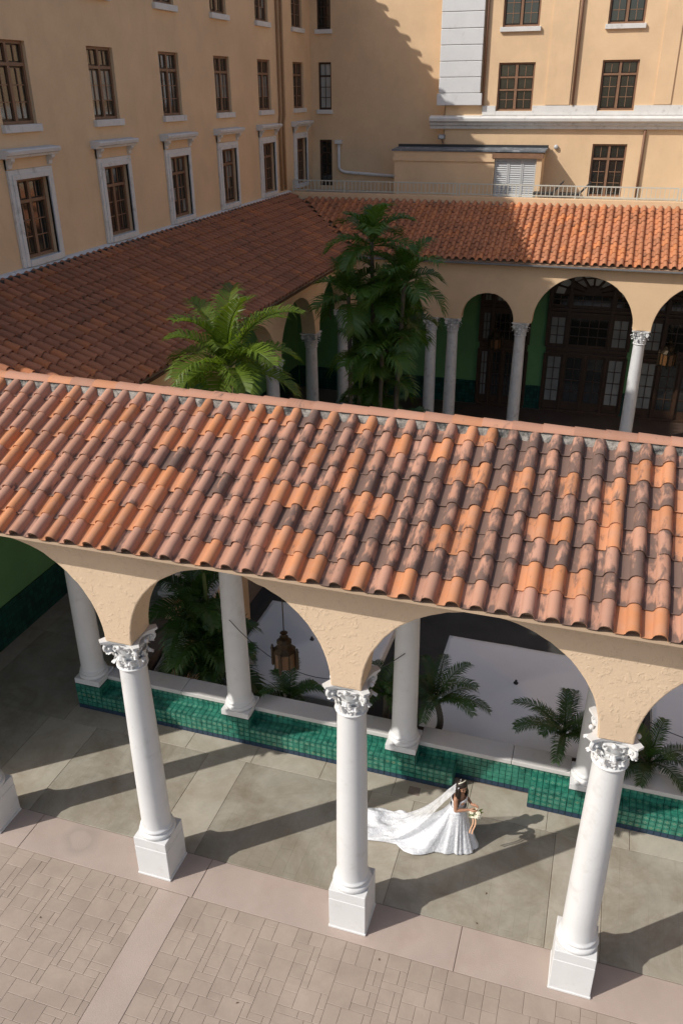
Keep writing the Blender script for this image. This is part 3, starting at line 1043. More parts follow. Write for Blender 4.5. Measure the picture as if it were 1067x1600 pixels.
for a, e in bays():
    grid((a, BF, 0.0), (1, 0, 0), (0, 0, 1), e - a, BS, (0, -1, 0), [BLUE, OCH, FLO, STAR])
    grid((a, BF, BS), (1, 0, 0), (0, 1, 0), e - a, BB - BF, (0, 0, 1), [FLO, PLN, FLO])
    grid((a, BB, BS), (1, 0, 0), (0, 0, 1), e - a, 0.648 - BS, (0, -1, 0), [PLN, STAR])
grid((1.03, BB, 0.0), (1, 0, 0), (0, 0, 1), 1.43, 0.648, (0, -1, 0), [BLUE, PLN, PLN, PLN, PLN, STAR])
grid((1.03, BB, 0), (0, -1, 0), (0, 0, 1), BB - BF, BS, (1, 0, 0), [BLUE, PLN, PLN, PLN])
grid((2.46, BF, 0), (0, 1, 0), (0, 0, 1), BB - BF, BS, (-1, 0, 0), [BLUE, PLN, PLN, PLN])
for k in range(-2, 4):
    grid((k * S - 0.3, BF - 0.002, 0.0), (1, 0, 0), (0, 0, 1), 0.6, 0.66, (0, -1, 0), [BLUE, PLN, FLO, OCH, FLO, PLN])
    for s_ in (-1, 1):
        grid((k * S + s_ * 0.304, BF, BS), (0, 1, 0), (0, 0, 1), BB - BF, 0.66 - BS, (s_, 0, 0), [PLN, PLN])
scored = []
for i, (P, U, V, n0, c) in enumerate(specs):
    cpt = P + U * 0.5 + V * 0.5
    sz = 0
    if inframe(cpt, 5):
        d_ = CAM - cpt
        sz = n0.dot(d_.normalized()) * U.length * V.length / d_.length_squared
        # behind the nearest columns?  keep the order simple
    scored.append((-sz, i))
scored.sort()
gcache = {}
def gtile_geo(U, V, n0):
    t = 0.009
    gp = 0.045
    q = [U * a + V * b_ for a, b_ in ((gp, gp), (1 - gp, gp), (1 - gp, 1 - gp), (gp, 1 - gp))]
    v = [p for p in q] + [p + n0 * t for p in q]
    f = [(4, 5, 6, 7)] + [(i, (i + 1) % 4, 4 + (i + 1) % 4, 4 + i) for i in range(4)]
    if (q[1] - q[0]).cross(q[3] - q[0]).dot(n0) < 0:
        f = [tuple(reversed(x)) for x in f]
    return v, f
def add_uv(me, fs, kmul=1):
    uv = me.uv_layers.new(name='UVMap')
    quad = {0: (0, 0), 1: (1, 0), 2: (1, 1), 3: (0, 1)}
    for lp in me.loops:
        uv.data[lp.index].uv = quad[lp.vertex_index % 4]
rv, rf, rc = [], [], []
for rank, (z, i) in enumerate(scored):
    P, U, V, n0, c = specs[i]
    cc = (max(0, min(1, c[0] + (random.choice((0, 0, -.6, -.3, .2)) if c[1] == 0 else 0))), c[1], c[2])
    v, f = gtile_geo(U, V, n0)
    if rank < 300 and z < 0:
        key = (tuple(round(x, 3) for x in U), tuple(round(x, 3) for x in V), tuple(n0), tuple(round(x, 1) for x in cc))
        if key not in gcache:
            b = MB()
            b.v, b.f = [tuple(x) for x in v], f
            me = b.mesh('glazed_tile', 'gtile')
            setcol(me, cc)
            add_uv(me, f)
            gcache[key] = me
        link('glazed_tile', gcache[key], bw, P)
    else:
        k = len(rv)
        rv += [tuple(P + x) for x in v]
        rf += [tuple(k + a for a in q) for q in f]
        rc += [cc[0], cc[1], cc[2], 1.0] * 20
b = MB()
b.v, b.f = rv, rf
o = b.build('glazed_tiles_rest', 'gtile', bw)
a = o.data.color_attributes.new('tcol', 'FLOAT_COLOR', 'CORNER')
a.data.foreach_set('color', rc)
add_uv(o.data, None)
tag(o, kind='stuff')
# coping in lengths
x = -7.2
for k in range(-2, 3):
    a, e = k * S + 0.302, (k + 1) * S - 0.302
    mcp = (a + e) / 2 + 0.35
    for p, q in ((a, mcp - 0.004), (mcp + 0.004, e)):
        MB().box(p, q, 3.475, 3.93, 0.652, 0.75).build('coping', 'coping', bw, bevel=0.012)

# ------------------------------------------------------------------ left wing (along Y) with its arcade and roof
lw = empty('left_wing_arcade', (-8.5, 12, 0))
tag(lw, 'shaded side arcade with brown tile roof below the left facade', 'arcade')
LY = [3.45 + 3.6 * k for k in range(6)]
for y in LY[1:]:
    column(lw, -6.9, y, 0.67, 4.62, 0.13, 0.95, 'trim')
arch_wall(lw, 'arch_wall', 'y', -6.9, 0.5, 3.71, 22.35, 4.62, 6.52, [(y + 0.22, y + 3.6 - 0.22, 4.64, 1.50) for y in LY[:-1]], 'facade')
b = MB()
for k in range(1, 5):
    b.box(-7.05, -6.7, LY[k] - 0.3 if k > 1 else LY[k] - 0.3, LY[k + 1] - 0.3, 0.0, 0.64)
b.build('parapet', 'facade', lw)
for k in range(1, 5):
    MB().box(-7.10, -6.62, LY[k] - 0.3 + 0.004, LY[k + 1] - 0.304, 0.642, 0.74).build('coping', 'coping', lw, bevel=0.012)
MB().box(-10.4, -10.2, -0.2, 25.3, -0.01, 8.0).build('inner_wall', 'green_wall', lw)
MB().box(-10.199, -10.17, 0.3, 25.2, 0.0, 1.05).build('wainscot', 'green_dark', lw)
LA, LEX, LEZ = R(23), -6.38, 6.60
LRUN = 3.85
b = MB()
b.prism([(LEX - 0.03, LEZ - 0.035), (LEX - LRUN, LEZ + LRUN * math.tan(LA) - 0.03), (LEX - LRUN, LEZ + LRUN * math.tan(LA) - 0.12), (LEX - 0.03, LEZ - 0.10)], (0, 2.4, 0), (1, 0, 0), (0, 0, 1), (0, 22.9, 0))
lroof = b.build('roof', 'soffit', lw)
recalc(lroof.data)
LN = 12
LEXP = LRUN / math.cos(LA) / LN
places = []
for c in range(82):
    Y = 2.7 + TW * c
    for r_ in range(LN):
        X = LEX - r_ * LEXP * math.cos(LA)
        if Y > 21.55 + (LEX - X) + 0.1: continue
        u = random.random()
        fresh = random.uniform(0.75, 1.0) if u < 0.16 else random.uniform(0, 0.3)
        g_ = 0.10 + 0.3 * noise.noise(Vector((X * 0.6, Y * 0.45, 9.0))) + random.uniform(-.12, .12)
        places.append(((X, Y, LEZ + (LEX - X) * math.tan(LA)), (fresh, max(0, g_), random.random())))
tile_roof(lroof, 'tile_left', places, LA, PI / 2, LEXP + 0.055, 0.036, lambda p: p[1] > 4.0)
MB().box(LEX - 0.05, LEX - 0.01, 3.6, 21.55, LEZ - 0.11, LEZ - 0.036).build('eave_board', 'timber', lroof)
b = MB()
for i in range(40):                       # grout fillet along the wall foot
    y0 = 2.4 + 22.4 * i / 40
    b.box(LEX - LRUN - 0.02, LEX - LRUN + random.uniform(.05, .09), y0, y0 + 0.56, LEZ + LRUN * math.tan(LA) - .05, LEZ + LRUN * math.tan(LA) + random.uniform(.075, .095))
b.build('wall_flashing', 'cable', lroof)
# ramp wall down to the courtyard
rw = empty('ramp_wall', (-6.1, 7.5, -2))
tag(rw, 'cream sloping ramp wall with white coping behind the palm stems', 'low wall')
b = MB()
b.prism([(5.0, -2.0), (10.0, -2.0), (10.0, 0.72), (5.0, -0.45)], (-6.45, 0, 0), (0, 1, 0), (0, 0, 1), (0.25, 0, 0))
o = b.build('wall', 'facade', rw)
recalc(o.data)
b = MB()
b.prism([(4.95, -0.46), (10.05, 0.733), (10.05, 0.84), (4.95, -0.35)], (-6.52, 0, 0), (0, 1, 0), (0, 0, 1), (0.39, 0, 0))
o = b.build('coping', 'coping', rw)
recalc(o.data)

# ------------------------------------------------------------------ far arcade (along X)
fr = empty('far_arcade', (0, 22.1, 0))
tag(fr, 'far arcade with green inner walls and orange tile roof below the terrace railing', 'arcade')
FZ = 4.43
FCX = [-3.55, -2.74, -0.23, 3.95, 8.13, 12.3]
for x in FCX:
    column(fr, x, 22.05, 0.0, FZ, 0.13, 0.95, 'white' if x > 3 else 'trim')
column(fr, -6.9, 22.05, 0.0, FZ + 0.19, 0.13, 0.95, 'trim')
arch_wall(fr, 'arch_wall', 'x', 22.05, 0.5, -7.15, 18.0, FZ, 6.52,
          [(-6.6, -3.85, FZ + 0.02, 1.375), (-2.42, -0.50, FZ + 0.02, 0.98), (0.16, 3.64, FZ + 0.02, 1.74), (4.26, 7.82, FZ + 0.02, 1.74), (8.45, 12.0, FZ + 0.02, 1.74)], 'facade')
MB().box(-10.2, 18.0, 25.3, 25.5, -0.01, 8.0).build('inner_wall', 'green_wall', fr)
for x0, x1 in ((-10.15, -2.16), (-0.16, 0.52), (3.72, 4.18), (7.32, 12.0)):
    MB().box(x0, x1, 25.27, 25.299, 0.0, 1.0).build('wainscot', 'green_dark', fr)
FRA, FEY, FEZ = R(23), 21.56, 6.60
FRUN = 3.5
b = MB()
b.prism([(FEY + 0.03, FEZ - 0.035), (FEY + FRUN, FEZ + FRUN * math.tan(FRA) - 0.03), (FEY + FRUN, FEZ + FRUN * math.tan(FRA) - 0.12), (FEY + 0.03, FEZ - 0.10)], (-10.2, 0, 0), (0, 1, 0), (0, 0, 1), (28.2, 0, 0))
froof = b.build('roof', 'soffit', fr)
recalc(froof.data)
FN = 11
FEXP = FRUN / math.cos(FRA) / FN
places = []
for c in range(-50, 50):
    X = 0.1 + TW * c
    if X < -10.2 or X > 17.8: continue
    for r_ in range(FN):
        dy = r_ * FEXP * math.cos(FRA)
        if X < LEX - dy - 0.05: continue
        u = random.random()
        fresh = random.uniform(0.7, 1.0) if u < 0.2 else random.uniform(0.1, 0.45)
        places.append(((X, FEY + dy, FEZ + dy * math.tan(FRA)), (fresh, max(0, 0.10 + random.uniform(-.1, .15) + 0.25 * noise.noise(Vector((X * .5, dy, 3)))), random.random())))
tile_roof(froof, 'tile_far', places, FRA, 0.0, FEXP + 0.055, 0.026, lambda p: True)
MB().box(-6.4, 18, FEY + 0.005, FEY + 0.05, FEZ - 0.115, FEZ - 0.036).build('eave_board', 'timber2', froof)
MB().tube([(-6.3, FEY - 0.02, FEZ - 0.09), (18, FEY - 0.02, FEZ - 0.09)], 0.035, 6).build('gutter', 'metal', froof)

# glazed timber doors in the far green wall ------------------------------------------------
def frame_rect(b, P, U, V, Nn, w_, h_, t, dep):
    P, U, V, Nn = map(Vector, (P, U, V, Nn))
    b.obox(P, U * w_, V * t, Nn * dep)
    b.obox(P + V * (h_ - t), U * w_, V * t, Nn * dep)
    b.obox(P + V * t, U * t, V * (h_ - 2 * t), Nn * dep)
    b.obox(P + U * (w_ - t) + V * t, U * t, V * (h_ - 2 * t), Nn * dep)
def panes(parent, P, U, V, Nn, w_, h_, nx, ny, bar, mat, barmat, dep=0.03, pane_mat=None):
    """glazing bars (one mesh) and single panes"""
    P, U, V, Nn = map(Vector, (P, U, V, Nn))
    b = MB()
    cw, ch = (w_ - bar * (nx - 1)) / nx, (h_ - bar * (ny - 1)) / ny
    for i in range(1, nx):
        b.obox(P + U * (i * (cw + bar) - bar), U * bar, V * h_, Nn * dep)
    for j in range(1, ny):
        for i in range(nx):
            b.obox(P + U * (i * (cw + bar)) + V * (j * (ch + bar) - bar), U * cw, V * bar, Nn * (dep * 0.92))
    if b.v: b.build('glazing_bars', barmat, parent)
    for i in range(nx):
        for j in range(ny):
            mt = pane_mat(i, j) if pane_mat else mat
            q = MB()
            q.obox(P + U * (i * (cw + bar)) + V * (j * (ch + bar)) - Nn * 0.008, U * cw, V * ch, Nn * 0.006)
            q.build('pane', mt, parent)
def far_door(x0, x1, ztop, arched):
    w_ = x1 - x0
    y = 25.28
    b = MB()
    U, V, Nn = Vector((1, 0, 0)), Vector((0, 0, 1)), Vector((0, -1, 0))
    b.box(x0, x1, y - 0.01, y + 0.02, 0, ztop)
    d = b.build('glazed_door', 'darkwood', fr, origin=(x0, y, 0))
    b = MB()
    st = [x0, x0 + 0.10, x1 - 0.10, x1]
    for z in (0.0, 2.42, 2.62, 4.05, 4.2):
        b.box(x0, x1, y - 0.10, y - 0.012, z, z + 0.10)
    cols = [x0, x0 + w_ * 0.24, x0 + w_ * 0.5, x0 + w_ * 0.76, x1]
    for i, x in enumerate(cols):
        b.box(x - 0.05, x + 0.05, y - 0.11, y - 0.012, 0.1, 2.42)
    for x in (cols[0], cols[1], cols[3], cols[4]):
        b.box(x - 0.06, x + 0.06, y - 0.12, y - 0.012, 2.72, ztop - 0.1)
    b.build('door_frame', 'darkwood', d, bevel=0.008)
    for i in range(4):
        a, e = cols[i] + 0.13, cols[i + 1] - 0.13
        pm = (lambda p, q: 'glass_dim') if i in (0, 3) else (lambda p, q: 'glass')
        panes(d, (a, y - 0.03, 0.45), U, V, Nn, e - a, 1.85, 2, 4, 0.03, 'glass', 'darkwood', 0.03, pm)
    for i, nx in ((0, 2), (1, 4), (3, 2)):
        a, e = cols[i] + 0.12, cols[2 if i == 0 and False else (i + 1 if i != 1 else 3)] - 0.12
        panes(d, (a, y - 0.03, 2.85), U, V, Nn, e - a, 1.05, nx, 3, 0.03, 'glass', 'darkwood', 0.03, (lambda p, q: 'glass_dim') if i != 1 else (lambda p, q: 'glass'))
        panes(d, (a, y - 0.03, 4.42), U, V, Nn, e - a, max(0.4, ztop - 5.6) if arched else ztop - 4.6, nx, 2 if arched else 3, 0.03, 'glass', 'darkwood', 0.03, (lambda p, q: 'glass_dim') if not arched else None)
    if arched:
        cx, r0 = (x0 + x1) / 2, w_ / 2
        b = MB()
        # fanlight bars and panes
        for k in range(9):
            a = PI * k / 8
            b.tube([(cx + 0.35 * math.cos(a), y - 0.04, ztop - 1.05 + 0.35 * math.sin(a)), (cx + (r0 - .1) * math.cos(a), y - 0.04, ztop - 1.05 + 0.98 * math.sin(a))], 0.03, 5)
        b.build('fanlight_bars', 'darkwood', d)
        for k in range(8):
            a0, a1 = PI * (k + 0.12) / 8, PI * (k + 0.88) / 8
            for ra, rb in ((0.42, 0.66), (0.72, 0.93)):
                q = MB()
                for a in (a0, a1):
                    for rr in (ra, rb):
                        q.v.append((cx + rr * (r0 - 0.05) * math.cos(a), y - 0.03, ztop - 1.05 + rr * math.sin(a)))
                q.f = [(0, 1, 3, 2)]
                if rb > 0.7 or k in (2, 3, 4, 5):
                    q.build('pane', 'glass_pale' if (k + int(ra * 10)) % 3 else 'glass_dim', d)
far_door(-2.14, -0.18, 5.3, False)
far_door(0.55, 3.70, 5.85, True)
far_door(4.20, 7.30, 5.85, True)

# ------------------------------------------------------------------ facades with windows
def facade(name, parent, P, U, Nn, w_, h_, holes, mat, rev=0.20):
    """wall plane from P along U (width) and Z (height) with rectangular holes (u0,u1,z0,z1) and reveals"""
    P, U, Nn = map(Vector, (P, U, Nn))
    us = sorted({0, w_} | {x for h in holes for x in h[:2]})
    vs = sorted({0, h_} | {x for h in holes for x in h[2:]})
    b = MB()
    Z = Vector((0, 0, 1))
    flip = U.cross(Z).dot(Nn) < 0
    def quad(*ps):
        k = len(b.v)
        b.v += [tuple(p) for p in ps]
        q = tuple(range(k, k + 4))
        b.f.append(tuple(reversed(q)) if flip else q)
    for i in range(len(us) - 1):
        for j in range(len(vs) - 1):
            cu, cv = (us[i] + us[i + 1]) / 2, (vs[j] + vs[j + 1]) / 2
            if any(h[0] < cu < h[1] and h[2] < cv < h[3] for h in holes): continue
            quad(P + U * us[i] + Z * vs[j], P + U * us[i + 1] + Z * vs[j], P + U * us[i + 1] + Z * vs[j + 1], P + U * us[i] + Z * vs[j + 1])
    I = -Nn * rev
    for u0, u1, z0, z1 in holes:
        A_, B_, C_, D_ = (P + U * u0 + Z * z0, P + U * u1 + Z * z0, P + U * u1 + Z * z1, P + U * u0 + Z * z1)
        quad(A_, A_ + I, B_ + I, B_)
        quad(B_, B_ + I, C_ + I, C_)
        quad(C_, C_ + I, D_ + I, D_)
        quad(D_, D_ + I, A_ + I, A_)
    # back slab so that the wall is solid
    k = len(b.v)
    o = b.build(name, mat, parent)
    return o
def casement(parent, P, U, Nn, w_, h_, style, mat='timber2', pm=None, sill=True, label=None):
    """window standing in a hole: frame mesh = the part, bars, panes, sill = sub-parts"""
    P, U, Nn = map(Vector, (P, U, Nn))
    Z = Vector((0, 0, 1))
    Q = P - Nn * 0.17
    b = MB()
    t = 0.065
    frame_rect(b, Q, U, Z, Nn, w_, h_, t, 0.09)
    nm = 'window'
    dims = []
    if style == 'pair':          # two leaves, transom lights above
        tz = h_ * 0.70
        b.obox(Q + U * t + Z * tz, U * (w_ - 2 * t), Z * 0.07, Nn * 0.10)
        b.obox(Q + U * (w_ / 2 - 0.045) + Z * t, U * 0.09, Z * (tz - t), Nn * 0.095)
        b.obox(Q + U * (w_ / 2 - 0.04) + Z * (tz + .07), U * 0.08, Z * (h_ - t - tz - .07), Nn * 0.095)
        for s_ in (0, 1):
            u0 = t + 0.045 if s_ == 0 else w_ / 2 + 0.085
            lw_ = w_ / 2 - t - 0.13
            dims.append((u0, t + 0.05, lw_, tz - t - 0.09, 2, 3))
            dims.append((u0, tz + 0.10, lw_, h_ - t - tz - 0.13, 2, 1))
    elif style == 'sash':
        b.obox(Q + U * t + Z * (h_ * 0.42), U * (w_ - 2 * t), Z * 0.06, Nn * 0.10)
        b.obox(Q + U * t + Z * (h_ * 0.68), U * (w_ - 2 * t), Z * 0.06, Nn * 0.10)
        b.obox(Q + U * (w_ / 2 - 0.05) + Z * t, U * 0.10, Z * (h_ - 2 * t), Nn * 0.105)
        for s_ in (0, 1):
            u0 = t + 0.04 if s_ == 0 else w_ / 2 + 0.085
            lw_ = w_ / 2 - t - 0.12
            dims += [(u0, t + 0.03, lw_, h_ * 0.42 - t - 0.05, 2, 2), (u0, h_ * 0.42 + 0.08, lw_, h_ * 0.26 - 0.10, 2, 1), (u0, h_ * 0.68 + 0.08, lw_, h_ * 0.32 - t - 0.10, 2, 1)]
    else:                        # narrow single
        tz = h_ * 0.70
        b.obox(Q + U * t + Z * tz, U * (w_ - 2 * t), Z * 0.05, Nn * 0.10)
        dims += [(t + 0.01, t + 0.02, w_ - 2 * t - 0.02, tz - t - 0.03, 2, 3), (t + 0.01, tz + 0.06, w_ - 2 * t - 0.02, h_ - t - tz - 0.07, 2, 1)]
    win = b.build(nm, mat, parent, origin=tuple(Q))
    if label: win['label'] = label
    for (u0, v0, a, h2, nx, ny) in dims:
        panes(win, Q + U * u0 + Z * v0 + Nn * 0.05, U, Z, Nn, a, h2, nx, ny, 0.022, 'glass', mat, 0.022, pm)
    bk = MB().obox(Q + Nn * 0.0, U * w_, Z * h_, Nn * 0.035)
    bk.build('dark_backing', 'darkwood', win)
    if sill:
        sb = MB().obox(P - U * 0.07 - Z * 0.16 - Nn * 0.10, U * (w_ + 0.14), Z * 0.158, Nn * 0.20)
        sb.build('sill', 'trim', win, bevel=0.01)
    return win
def surround(win, P, U, Nn, w_, h_):
    """white architrave with hood on brackets"""
    P, U, Nn = map(Vector, (P, U, Nn))
    Z = Vector((0, 0, 1))
    b = MB()
    t = 0.21
    for k, (o, d) in enumerate(((t, 0.07), (t * 0.55, 0.10))):
        b.obox(P - U * o - Z * 0.15, U * (o - 0.001), Z * (h_ + 0.15), Nn * d)
        b.obox(P + U * w_ + U * 0.001 - Z * 0.15, U * (o - 0.001), Z * (h_ + 0.15), Nn * d)
        b.obox(P - U * o + Z * (h_ + 0.001), U * (w_ + 2 * o), Z * o, Nn * d)
    b.obox(P - U * 0.0 - Z * 0.15, U * w_, Z * 0.148, Nn * 0.13)
    b.build('architrave', 'trim', win, bevel=0.01)
    z1 = h_ + t + 0.005
    MB().obox(P - U * t + Z * z1, U * (w_ + 2 * t), Z * 0.24, Nn * 0.045).build('frieze', 'facade', win)
    for u in (-t, w_ + t - 0.13):
        b = MB()
        pr = [(0, 0), (0.10, 0.05), (0.11, 0.12), (0.20, 0.2), (0.21, 0.25), (0, 0.25)]
        b.prism(pr, P + U * u + Z * (z1 - 0.01), Nn, Z, U * 0.13)
        o = b.build('bracket', 'trim', win)
        recalc(o.data)
    b = MB()
    pr = [(0, 0), (0.19, 0), (0.21, 0.05), (0.27, 0.07), (0.29, 0.14), (0.27, 0.17), (0, 0.19)]
    b.prism(pr, P - U * (t + 0.16) + Z * (z1 + 0.245), Nn, Z, U * (w_ + 2 * t + 0.32))
    o = b.build('hood', 'trim', win)
    recalc(o.data)

# left building -------------------------------------------------------------
lb = empty('left_hotel_building', (-12, 14, 0))
tag(lb, 'tall shaded apricot facade with rows of brown windows on the left', 'building')
HX = -10.4
holes, wins = [], []
LBY0, LBZ0, LBH = 2.0, 8.0, 17.85
for i in range(7):
    y0 = 4.50 + 3.62 * i
    for r_, (z0, z1) in enumerate(((8.53, 10.27), (11.39, 13.05), (14.24, 15.95))):
        h = (y0 - LBY0, y0 + 1.2 - LBY0, z0 - LBZ0, z1 - LBZ0)
        holes.append(h)
        wins.append((y0, z0, z1, r_, i))
facade('wall', lb, (HX, LBY0, LBZ0), (0, 1, 0), (1, 0, 0), 28.3 - LBY0, LBH - LBZ0, holes, 'facade')
MB().box(-24, HX - 0.22, LBY0, 32, 0.0, LBH).build('wall_core', 'facade', lb)
b = MB().box(HX - 0.22, HX, LBY0, LBY0 + 0.01, LBZ0, LBH)
b.build('wall_end', 'facade', lb)
def pmx(seed):
    rr = random.Random(seed)
    mode = rr.choice((0, 0, 1, 2))
    def f(i, j):
        if mode == 0: return 'glass'
        if mode == 1: return 'glass_dim' if j >= 1 else 'glass'
        return 'glass_dim' if rr.random() < 0.4 else 'glass'
    return f
for y0, z0, z1, r_, i in wins:
    P = Vector((HX, y0, z0))
    w0 = casement(lb, P, (0, 1, 0), (1, 0, 0), 1.2, z1 - z0, 'pair', 'timber2', pmx(i * 3 + r_), sill=(r_ > 0))
    if r_ == 0:
        surround(w0, P, (0, 1, 0), (1, 0, 0), 1.2, z1 - z0)
b = MB()
b.prism([(0, 8.18), (0.14, 8.20), (0.15, 8.30), (0.10, 8.36), (0, 8.38)], (HX, LBY0, 0), (1, 0, 0), (0, 0, 1), (0, 23.3, 0))
o = b.build('base_ledge', 'trim', lb)
recalc(o.data)
for yy in (24.55, 24.95):
    q = MB()
    q.tube([(HX + 0.07, yy, 17.8), (HX + 0.07, yy, 11.2), (HX + 0.07, yy - 0.12, 10.9), (HX + 0.07, yy - 0.12, 8.45)], 0.055, 8)
    q.build('downpipe', 'pipe', lb, smooth=True)
# overhanging tile eave: throws the scalloped shadow on the far wall
EVX = HX + 0.42
b = MB().box(-24, EVX, LBY0 - 0.4, 32, LBH - 0.02, LBH + 0.06)
ev = b.build('eave', 'soffit', lb)
b = MB()
for i in range(80):
    y = LBY0 - 0.2 + 0.38 * i
    b.tube([(EVX + 0.14, y, LBH + 0.12), (EVX - 1.2, y, LBH + 0.5)], 0.075, 8)
tag(b.build('eave_tiles', 'tile_left', ev, smooth=True), kind='stuff')
setcol(bpy.data.objects['eave_tiles'].data, (0.3, 0.3, 0.4))

# far building --------------------------------------------------------------
fb = empty('far_hotel_building', (0, 30, 0))
tag(fb, 'sunlit apricot facade with white quoin pilaster and cornice behind the terrace', 'building')
FBH = 17.2
# recessed section
YB = 28.3
rows = [(-10.05, -9.49, 8.30, 10.14), (-10.05, -9.49, 11.30, 13.07), (-10.08, -9.49, 14.25, 15.9)]
facade('recessed_wall', fb, (-10.4, YB, 8.0), (1, 0, 0), (0, -1, 0), 5.9, FBH - 8.0, [(a + 10.4, e + 10.4, z0 - 8, z1 - 8) for a, e, z0, z1 in rows], 'facade')
for k, (a, e, z0, z1) in enumerate(rows):
    casement(fb, (a, YB, z0), (1, 0, 0), (0, -1, 0), e - a, z1 - z0, 'narrow', 'darkwood', (lambda i, j: 'glass_pale') if k == 1 else None, sill=k > 0)
MB().box(-24, -4.45, YB + 0.22, 34, 0, FBH).build('recessed_core', 'facade', fb)
# projecting section
YF = 27.6
hol = [(-2.47, -1.09, 11.26, 12.92), (1.36, 2.67, 11.27, 12.95), (-2.44, -1.07, 14.10, 15.75), (1.37, 2.65, 14.10, 15.75), (1.35, 2.63, 8.20, 10.10),
       (5.25, 6.6, 11.27, 12.95), (5.25, 6.6, 14.10, 15.75), (5.25, 6.6, 8.20, 10.10)]
facade('front_wall', fb, (-4.5, YF, 8.0), (1, 0, 0), (0, -1, 0), 26.0, FBH - 8.0, [(a + 4.5, e + 4.5, z0 - 8, z1 - 8) for a, e, z0, z1 in hol], 'facade')
MB().box(-4.49, 21.5, YF + 0.22, 34, 0, FBH).build('front_core', 'facade', fb)
MB().box(-4.5, -4.48, YF, YF + 0.23, 8, FBH).build('return_wall', 'facade', fb)
for k, (a, e, z0, z1) in enumerate(hol):
    dr = z0 < 9
    casement(fb, (a, YF, z0), (1, 0, 0), (0, -1, 0), e - a, z1 - z0, 'sash' if k == 0 else 'pair', 'timber2', None, sill=(z0 > 14), label='glazed double terrace door in dark brown frame' if dr else None)
# quoin pilaster of white blocks
z = 11.90
pil = MB().box(-4.70, -3.14, YF - 0.14, YF - 0.001, 11.46, FBH).build('pilaster', 'trim', fb)
while z < FBH - 0.3:
    MB().box(-4.74, -3.10, YF - 0.20, YF - 0.142, z, z + 0.535).build('block', 'white', pil, bevel=0.02)
    z += 0.55
MB().box(-4.80, -3.02, YF - 0.24, YF - 0.142, 11.46, 11.88).build('block', 'white', pil, bevel=0.02)
b = MB()
b.prism([(0, 10.62), (0.10, 10.62), (0.12, 10.72), (0.20, 10.76), (0.22, 10.84), (0.34, 10.90), (0.36, 11.0), (0.30, 11.05), (0.0, 11.10)], (-5.05, YF, 0), (0, -1, 0), (0, 0, 1), (26, 0, 0))
o = b.build('cornice', 'trim', fb)
recalc(o.data)
b = MB()
for x0, x1 in ((-3.0, -2.49), (-1.07, 1.34), (2.69, 5.23), (6.62, 20)):
    b.box(x0, x1, YF - 0.06, YF - 0.001, 11.11, 11.44)
b.box(-2.49, -1.07, YF - 0.05, YF - 0.001, 11.11, 11.25).box(1.34, 2.69, YF - 0.05, YF - 0.001, 11.11, 11.25).box(5.23, 6.62, YF - 0.05, YF - 0.001, 11.11, 11.25)
b.build('band_course', 'trim', fb)
for x in (-3.0, 0.42):
    q = MB()
    q.tube([(x, YF - 0.07, 17), (x, YF - 0.07, 11.46)], 0.05, 8)
    q.build('downpipe', 'pipe_brown', fb, smooth=True)
q = MB().tube([(3.2, YF - 0.07, 10.6), (3.2, YF - 0.07, 8.2)], 0.05, 8)
q.build('downpipe', 'pipe_brown', fb, smooth=True)
for x0, x1 in ((-0.60, 0.30), (3.35, 3.95)):         # shallow wall strips
    MB().box(x0, x1, YF - 0.045, YF - 0.001, 11.46, FBH).build('wall_strip', 'facade', fb)
# eaves of the far building
MB().box(-12, 21.8, YB - 0.2, 34.5, FBH + 0.02, FBH + 0.3).build('eave', 'soffit', fb)

# terrace -------------------------------------------------------------------
tz = 8.14
g = MB().box(-10.4, 20, 25.42, 28.3, 7.9, tz)
tag(g.build('terrace_floor', 'slab_plain', origin=(0, 26, 7.9)), kind='structure')
tp = empty('terrace_parapet', (0, 25.2, 7.9))
tag(tp, 'low peach parapet curb between the far tile roof and the railing', 'parapet')
MB().box(-10.2, 20, 25.12, 25.42, 7.9, 8.34).build('curb', 'facade', tp, bevel=0.015)
b = MB()
for i in range(100):
    x = -10.2 + 0.3 * i
    b.box(x, x + 0.297, 25.03 + random.uniform(-.02, .02), 25.119, 7.95, 8.07 + random.uniform(-.01, .03))
b.build('flashing', 'mortar', tp)
def railing(label, x0, x1, y, z0, z1, dx=0.155):
    e = empty('railing', (x0, y, z0))
    tag(e, label, 'railing', None)
    MB().box(x0, x1, y - 0.02, y + 0.02, z1 - 0.04, z1).build('top_rail', 'rail', e)
    MB().box(x0, x1, y - 0.018, y + 0.018, z0 + 0.05, z0 + 0.085).build('bottom_rail', 'rail', e)
    bm_ = MB().box(-0.011, 0.011, -0.011, 0.011, 0, z1 - 0.041 - z0 - 0.086).mesh('baluster', 'rail')
    pm_ = MB().box(-0.022, 0.022, -0.022, 0.022, 0, z1 - 0.041 - z0).mesh('post', 'rail')
    n = int((x1 - x0) / dx)
    for i in range(n + 1):
        x = x0 + (x1 - x0) * i / n
        if i % 14 == 0 or i == n:
            link('post', pm_, e, (min(max(x, x0 + .023), x1 - .023), y, z0))
        else:
            link('baluster', bm_, e, (x, y, z0 + 0.0855))
railing('pale metal railing on the curb, shaded end by the corner', -10.2, -3.42, 25.30, 8.345, 8.80)
railing('pale metal railing on the curb in front of the louvred shed', -3.36, 4.62, 25.27, 8.345, 8.80)
railing('pale metal railing on the curb at the far right edge', 4.70, 14.0, 25.27, 8.345, 8.80)
sh = empty('terrace_shed', (-3.4, 26.6, tz))
tag(sh, 'flat roofed peach shed with louvred door on the terrace', 'shed')
MB().box(-6.2, -2.20, 26.3, 27.58, tz, 9.72).build('wall', 'facade', sh)
MB().box(-0.60, -0.40, 26.3, 27.58, tz, 9.72).build('side_wall', 'facade', sh)
